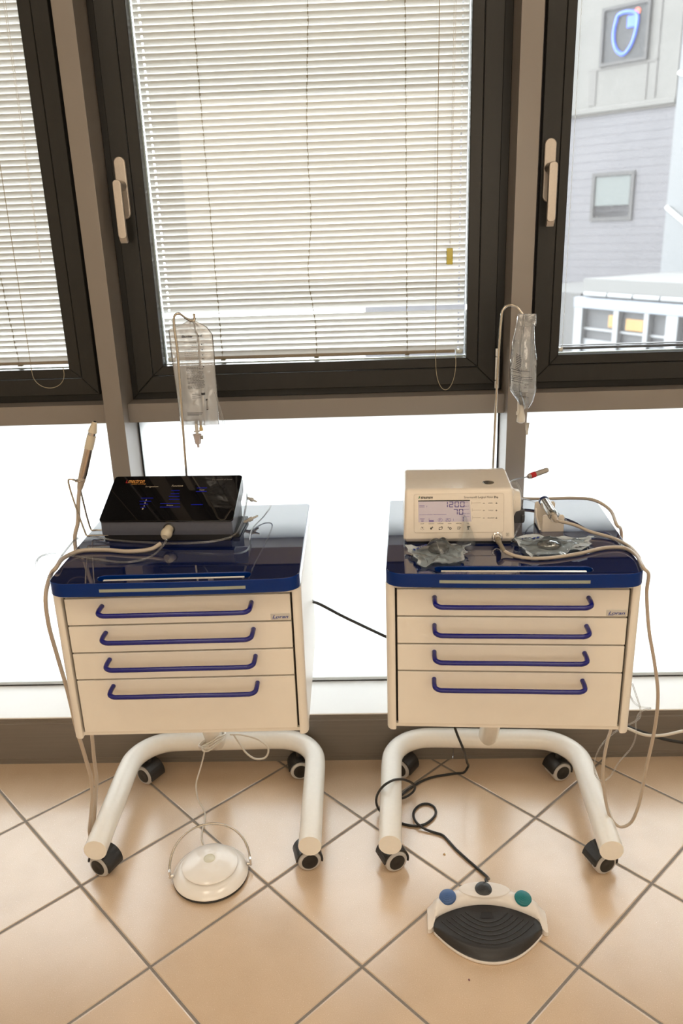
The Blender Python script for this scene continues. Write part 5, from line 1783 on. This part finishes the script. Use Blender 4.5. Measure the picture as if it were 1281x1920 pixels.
# ------------------------------------------------------------------ crumpled sterilisation pouches
def pouch(name, label, ctrl, lump, flap, seed, lumpmat):
    """ctrl: four cart-frame corners (near-left, near-right, far-right, far-left) on the worktop"""
    c = Vector((0, 0, 0))
    W = [Vector(wpt(CR, (x, y, TOP))) for x, y in ctrl]
    c = sum(W, Vector()) / 4
    r = thing(name, label, 'sterile pouch', tuple(c), CR['rz'])
    L = [Vector(p) for p in to_local(r, [tuple(w) for w in W])]
    lx, ly = lump[0], lump[1]
    NU, NV = 46, 30
    off = Vector((seed * 7.7, seed * 2.3, 0))

    def base(u, v, k):
        p = (L[0] * (1 - u) + L[1] * u) * (1 - v) + (L[3] * (1 - u) + L[2] * u) * v
        # ragged outline
        e = min(u, 1 - u, v, 1 - v)
        j = noise.noise(Vector((u * 7, v * 7, 1)) + off)
        p += Vector((j * 0.010, noise.noise(Vector((u * 6, v * 6, 5)) + off) * 0.010, 0))
        d2 = ((p.x - lx) / lump[2]) ** 2 + ((p.y - ly) / lump[3]) ** 2
        rg = abs(noise.noise(Vector((p.x * 34, p.y * 34, 9)) + off)) * 0.012 + abs(noise.noise(Vector((p.x * 75, p.y * 75, 2)) + off)) * 0.0045
        z = 0.0012 + rg * (0.35 + 0.65 * min(1, e * 6)) + max(0.0, 1 - abs(e) * 9) * 0.008 * (0.5 + noise.noise(Vector((u * 3.5, v * 3.5, 7)) + off))
        z = max(z, 0.001)
        if k:
            z += lump[4] * math.exp(-d2 * 1.1) * 1.08 + 0.0015 + 0.002 * min(1, e * 5)
        else:
            z = z * 0.9 * (1 - math.exp(-d2 * 0.8)) + 0.0008
            z += max(0.0, 1 - abs(e) * 9) * 0.008 * max(0, (0.5 + noise.noise(Vector((u * 3.5, v * 3.5, 7)) + off)))
        return Vector((p.x, p.y, z))
    for k, nm, m in ((0, 'paper_side', M['paper']), (1, 'film_side', M['film'])):
        bm = B()
        g = [[bm.verts.new(base(i / NU, j / NV, k)) for i in range(NU + 1)] for j in range(NV + 1)]
        fs = []
        for j in range(NV):
            for i in range(NU):
                fs.append(bm.faces.new([g[j][i], g[j][i + 1], g[j + 1][i + 1], g[j + 1][i]]))
        if k == 0:
            bmesh.ops.solidify(bm, geom=fs, thickness=0.0003)
        obj(nm, bm, m, r, 38 if k == 0 else 42)
    # the wrapped part inside
    bm = B()
    bmesh.ops.create_icosphere(bm, subdivisions=4, radius=1.0)
    for vv in bm.verts:
        nn = noise.noise(vv.co * 1.7 + off)
        vv.co = Vector((lx + vv.co.x * lump[2] * 0.80 * (1 + .10 * nn), ly + vv.co.y * lump[3] * 0.80 * (1 + .10 * nn), max(0.0022, lump[4] * 0.47 + vv.co.z * lump[4] * 0.46 * (1 + .08 * nn))))
    obj('wrapped_part', bm, lumpmat, r, 180)
    if flap:
        bm = B()
        cols = 8
        rows_ = []
        n_ = len(flap)
        for j, (x, y, z, w_) in enumerate(flap):
            row = []
            for i in range(cols + 1):
                s = i / cols - 0.5
                row.append(bm.verts.new((x + s * w_, y + 0.0030 * math.sin(i * 1.9 + j) + 0.004 * abs(s), z + 0.002 * math.cos(i * 2.3 + j * .7))))
            rows_.append(row)
        fs = []
        for a, b in zip(rows_, rows_[1:]):
            for i in range(cols):
                fs.append(bm.faces.new([a[i], a[i + 1], b[i + 1], b[i]]))
        obj('raised_flap', bm, M['film'], r, 35)
    # printed strip near one end
    bm = B()
    for q in range(5):
        a = 0.12 + 0.045 * q
        pts_ = [base(a, 0.90, 1), base(a + 0.03, 0.90, 1), base(a + 0.032, 0.935, 1), base(a + 0.002, 0.935, 1)]
        bm.faces.new([bm.verts.new(p_ + Vector((0, 0, 0.0009))) for p_ in pts_])
    obj('printed_marks', bm, M['ink'], r)
    return r


pouch('sterile_pouch', 'crumpled clear pouch in front of the ivory unit, with a raised corner flap',
      [(-0.186, 0.000), (-0.100, 0.016), (-0.078, 0.118), (-0.215, 0.094)], (0.000, 0.026, 0.028, 0.022, 0.024),
      [(0.050, 0.030, 0.006, 0.050), (0.058, 0.040, 0.014, 0.040), (0.063, 0.046, 0.026, 0.026), (0.063, 0.051, 0.038, 0.019), (0.060, 0.056, 0.052, 0.013), (0.057, 0.060, 0.064, 0.009), (0.054, 0.062, 0.072, 0.005)], 1.0, mat('dark_grey_part', (0.055, 0.050, 0.048), 0.3, 0.4))
pouch('sterile_pouch', 'longer crumpled pouch with a shiny part, right of the ivory unit below the cradle',
      [(0.038, 0.040), (0.166, 0.092), (0.188, 0.150), (0.012, 0.158)], (-0.012, -0.002, 0.032, 0.022, 0.019), None, 4.2, mat('shiny_grey_part', (0.30, 0.29, 0.28), 0.12, 0.9))

# ------------------------------------------------------------------ cables near the wall
pl = P['power_L']
cb_ = thing('power_cable', 'black power cable spanning between the two trolleys', 'cable', pl[0], 0)
bm = B()
tube(bm, to_local(cb_, pl), 0.0040, 10, 6)
obj('cord', bm, M['bcable'], cb_, 60)
bm = B()
a, b = [Vector(p) for p in to_local(cb_, P['power_Lc'])]
tube(bm, [tuple(a), tuple(b + (b - a) * 0.05)], 0.0048, 12, 1, radii=[0.0058, 0.0050])
tag(obj('grey_sleeve', bm, M['greycap'], cb_, 60), 'grey end sleeve')
cable('power_cable', 'black cable running off to the right edge below the right trolley', 'cable', P['power_R'], 0.0044, M['bcable'])
cable('power_cable', 'white cable sagging to the right edge beside the black one', 'cable', P['white_R'], 0.0042, M['wcable'])
cable('irrigation_tubing', 'clear tubing in loose loops beside the right trolley, above the floor', 'tubing', P['clear_R'], 0.0019, M['clear'], 8)

# ------------------------------------------------------------------ round white foot switch
fc = (-0.3695, -0.4205, 0.0)
fs_ = thing('foot_switch', 'round white foot switch with chrome carrying bow', 'foot switch', fc, math.atan2(0.0367, 0.1713))
bm = B()
lathe(bm, [(0.082, 0.0), (0.090, 0.002), (0.091, 0.006), (0.088, 0.008)], 64)
obj('rubber_base', bm, M['blk'], fs_, 40)
bm = B()
lathe(bm, [(0.086, 0.006), (0.0905, 0.0085), (0.0905, 0.011), (0.086, 0.017), (0.078, 0.0235), (0.071, 0.0265), (0.060, 0.0275)], 72)
obj('skirt', bm, M['wplastic'], fs_, 40)
bm = B()
lathe(bm, [(0.058, 0.026), (0.060, 0.0315), (0.0665, 0.0335), (0.0672, 0.0355), (0.0658, 0.0376), (0.055, 0.0425), (0.040, 0.0475), (0.022, 0.0505), (0.0142, 0.0513)], 72)
obj('push_dome', bm, M['wplastic'], fs_, 35)
bm = B()
lathe(bm, [(0.0142, 0.0495), (0.0142, 0.0517), (0.0122, 0.0525), (0.0116, 0.0516), (0.004, 0.0522), (0, 0.0522)], 40)
tag(obj('centre_button', bm, M['pale_btn'], fs_, 40), 'ivory centre button')
bm = B()
n = 25
arc = []
for k in range(n):
    a = PI * k / (n - 1)
    h = math.sin(a) ** 0.9
    arc.append((-0.0965 * math.cos(a), 0.004 + 0.088 * h, 0.026 + 0.050 * h))
tube(bm, [(arc[0][0], arc[0][1] - .004, arc[0][2] - 0.006)] + arc + [(arc[-1][0], arc[-1][1] - .004, arc[-1][2] - .006)], 0.0029, 12, 2)
bow = obj('carrying_bow', bm, M['steel'], fs_, 60)
for s in (-1, 1):
    bm = B()
    lathe(bm, [(0.0042, 0), (0.0042, 0.012)], 14, along((s * 0.088, 0, 0.017), (s * 0.098, 0, 0.017)))
    a, b = sorted((s * 0.0945, s * 0.0995))
    box(bm, a, b, -0.004, 0.006, 0.012, 0.032, 0.001)
    obj('bow_bracket', bm, M['silver'], bow, 40)
wl_ = [P['wcab_L'][i] for i in range(len(P['wcab_L']))]
e = Vector(fc) + Matrix.Rotation(fs_.rotation_euler[2], 3, 'Z') @ Vector((-0.012, 0.086, 0.013))
bm = B()
cen = Vector(wpt(CL, (-0.044, 0.400, 0.170)))
coil = []
for k in range(64):
    a = 2 * PI * k / 15 + 1.2
    rr = 0.0325 + 0.004 * math.sin(k * 1.7)
    coil.append((cen.x + rr * math.cos(a), cen.y + rr * math.sin(a) - 0.010 * math.sin(k * .4), cen.z - 0.012 - 0.018 * (k / 63) + 0.014 * math.cos(a * 1.0 + .4) + 0.004 * math.sin(k * 0.9)))
run = coil + wl_[1:-1] + [tuple(e)]
tube(bm, to_local(fs_, run), 0.0021, 8, 5)
lp = P['wloop_L']
tube(bm, to_local(fs_, lp), 0.0026, 8, 6)
tag(obj('cord', bm, M['wcable'], fs_, 60), 'thin white cord wound round the trolley pedestal')

# ------------------------------------------------------------------ three-button foot pedal
pc = (0.2745, -0.5735, 0.0)
pd = thing('foot_pedal', 'wide foot pedal with charcoal plate and three coloured buttons', 'foot pedal', pc, RD(-2.0))
HWp = 0.1305


def back_arc(x, off=0.0):          # edge between housing and plate
    return -0.012 + 0.0420 * (1 - (x / 0.118) ** 2) + off


def outer_arc(x, off=0.0):
    return 0.030 + 0.050 * (1 - (abs(x) / HWp) ** 2.2) + off


def front_arc(x):
    return -0.024 - 0.078 * max(0.0, 1 - (abs(x) / 0.120) ** 2.1)


# white housing: crescent with a sloping top and end cheeks
bm = B()
NX, NYc = 44, 8
top_g, bot_g = [], []
for i in range(NX + 1):
    x = -HWp + 2 * HWp * i / NX
    yo = outer_arc(x)
    yi = back_arc(min(max(x, -0.116), 0.116)) if abs(x) < 0.118 else -0.030
    if abs(x) >= 0.112:
        t = smooth01(0.112, 0.122, abs(x))
        yi = back_arc(0.112) * (1 - t) + (-0.0275) * t
    col = []
    for j in range(NYc + 1):
        t = j / NYc
        y = yi + (yo - yi) * t
        hgt = 0.0310 + 0.0160 * math.sin(PI * min(1, t * 1.02)) ** 0.8 * (1 - 0.40 * (abs(x) / HWp) ** 2)
        # flattened oval field around the middle button
        if abs(x) < 0.062:
            hgt += 0.002 * math.cos(x / 0.062 * PI / 2)
        hgt -= 0.010 * smooth01(0.108, HWp, abs(x)) + 0.008 * smooth01(0.8, 1.0, t)
        if t < 0.12 and abs(x) < 0.112: hgt = 0.0295
        if abs(x) > 0.116:
            hgt -= 0.012 * smooth01(0.02, -0.04, y) if False else 0.010 * (1 - t)
        col.append(bm.verts.new((x, y, max(hgt, 0.012))))
    top_g.append(col)
    bot_g.append([bm.verts.new((x, c.co.y, 0.0012)) for c in col])
for i in range(NX):
    for j in range(NYc):
        bm.faces.new([top_g[i][j], top_g[i + 1][j], top_g[i + 1][j + 1], top_g[i][j + 1]])
        bm.faces.new([bot_g[i][j], bot_g[i][j + 1], bot_g[i + 1][j + 1], bot_g[i + 1][j]])
    for j in (0, NYc):
        f = [top_g[i][j], top_g[i + 1][j], bot_g[i + 1][j], bot_g[i][j]]
        bm.faces.new(f if j else f[::-1])
for i in (0, NX):
    for j in range(NYc):
        f = [top_g[i][j], top_g[i][j + 1], bot_g[i][j + 1], bot_g[i][j]]
        bm.faces.new(f if i == 0 else f[::-1])
bmesh.ops.recalc_face_normals(bm, faces=bm.faces[:])
obj('housing', bm, M['pedalw'], pd, 42)
# raised oval field round the middle button
bm = B()
lathe(bm, [(0.058, 0.0), (0.056, 0.0018), (0.05, 0.0022), (0, 0.0022)], 48, Matrix.Translation((0, 0.055, 0.0455)) @ Matrix.Diagonal((1.0, 0.40, 1.0, 1.0)))
obj('button_field', bm, M['pedalw'], pd, 40)
# white base plate
outl = [(-0.118 + 0.236 * k / 40, front_arc(-0.118 + 0.236 * k / 40) - 0.0025) for k in range(41)]
outl += [(0.118 - 0.236 * k / 20, back_arc(0.118 - 0.236 * k / 20)) for k in range(21)]
bm = B()
prism(bm, outl, 0.0010, 0.0070, 'xyz', 0.001, 1)
obj('base_plate', bm, M['pedalw'], pd, 40)
# charcoal plate: lens outline, domed, rounded front lip
bm = B()
NX, NYc = 48, 16
g = []


def plate_z(x, y):
    yi, yf = back_arc(x, -0.0015), front_arc(x)
    t = (y - yf) / max(yi - yf, 1e-4)
    z = 0.0255 + 0.0035 * t - 0.010 * (abs(x) / 0.118) ** 4 * 0.2
    z -= 0.016 * (1 - smooth01(0.0, 0.16, t)) ** 2
    z -= 0.006 * smooth01(0.9, 1.0, abs(x) / 0.1175)
    return z


for i in range(NX + 1):
    x = -0.1175 + 0.235 * i / NX
    yi, yf = back_arc(x, -0.0015), front_arc(x)
    col = [bm.verts.new((x, yf + (yi - yf) * (j / NYc) ** 1.4, 0)) for j in range(NYc + 1)]
    for v in col:
        v.co.z = plate_z(v.co.x, v.co.y)
    lo = bm.verts.new((x, yf + 0.001, 0.0065))
    g.append((lo, col))
for i in range(NX):
    a, b = g[i], g[i + 1]
    bm.faces.new([a[0], b[0], b[1][0], a[1][0]])
    for j in range(NYc):
        bm.faces.new([a[1][j], b[1][j], b[1][j + 1], a[1][j + 1]])
bmesh.ops.recalc_face_normals(bm, faces=bm.faces[:])
pp = obj('foot_plate', bm, M['pedalb'], pd, 60)
bm = B()
for k in range(6):
    rx, dy = 0.046 + 0.0108 * k, 0.026 + 0.0062 * k
    pts_ = []
    for q in range(25):
        x = -rx + 2 * rx * q / 24
        y = 0.0045 - 0.0050 * k - dy * (1 - (x / rx) ** 2) + 0.002
        pts_.append((x, y, plate_z(x, y) + 0.0004))
    tube(bm, pts_, 0.0011, 6, 1)
obj('grip_ribs', bm, M['pedalb'], pp, 60)
bm = B()
for y0, w_ in ((0,), (0,)) if False else ():
    pass
vs = [(-0.0155, -0.0085), (0.0155, -0.0085), (0.0110, 0.0075), (-0.0110, 0.0075)]
vs = [(x, y) for x, y in vs]
bm.faces.new([bm.verts.new((x, y, plate_z(x, y) + 0.0012)) for x, y in vs])
obj('centre_pad', bm, mat('dark_pad', (0.008, 0.008, 0.009), 0.6), pp)
for nm_, x, y, z, m_, lb in (('left', -0.0840, 0.0335, 0.0438, 'bbtn', 'blue button'), ('middle', -0.0020, 0.0545, 0.0470, 'kbtn', 'black button'), ('right', 0.0840, 0.0340, 0.0438, 'tbtn', 'teal button')):
    bm = B()
    lathe(bm, [(0.0175, -0.004), (0.0195, 0.000), (0.0185, 0.0035), (0.0150, 0.0052), (0.0150, 0.0060), (0.0115, 0.0074), (0.0115, 0.0082), (0.0080, 0.0092), (0.0080, 0.0099), (0.0045, 0.0106), (0.0045, 0.0111), (0, 0.0116)], 40,
          Matrix.Translation((x, y, z)) @ Matrix.Rotation(RD(10), 4, 'X') @ Matrix.Rotation(RD(0.10 * x / 0.001), 4, 'Y'))
    tag(obj('push_button', bm, M[m_], pd, 30), lb)
bm = B()
e = Vector(pc) + Matrix.Rotation(pd.rotation_euler[2], 3, 'Z') @ Vector((0.0165, 0.078, 0.024))
pcb = P['pcab_R'][:-2] + [tuple(e + Vector((-0.006, 0.028, 0.002))), tuple(e)]
tube(bm, to_local(pd, pcb), 0.0033, 10, 6)
cdo = obj('cord', bm, M['bcable'], pd, 60)
bm = B()
pr = []
for k in range(6):
    pr += [(0.0062 - k * 0.0003, k * 0.0036), (0.0062 - k * 0.0003, k * 0.0036 + 0.0022), (0.0044, k * 0.0036 + 0.0024), (0.0044, k * 0.0036 + 0.0035)]
a = to_local(pd, [tuple(e)])[0]
b = to_local(pd, [tuple(e + Vector((-0.006, 0.028, 0.002)))])[0]
lathe(bm, pr, 16, along(a, b))
obj('strain_relief', bm, M['bcable'], cdo, 40)

# crumbs on the tiles
for x, y, s, c, lb in ((0.2017, -0.3585, 0.0030, (0.55, 0.36, 0.17), 'tiny tan crumb on the tiles behind the foot pedal'), (0.219, -0.713, 0.0022, (0.16, 0.07, 0.09), 'tiny dark crumb on the tiles near the bottom edge')):
    bm = B()
    bmesh.ops.create_icosphere(bm, subdivisions=2, radius=s)
    for v in bm.verts:
        v.co *= 1 + 0.35 * noise.noise(v.co * 400)
        v.co.z = max(v.co.z * 0.7, -s * 0.5)
    tag(obj('crumb', bm, mat('crumb', c, 0.8), None, 60, (x, y, s * 0.5)), lb, 'crumb')
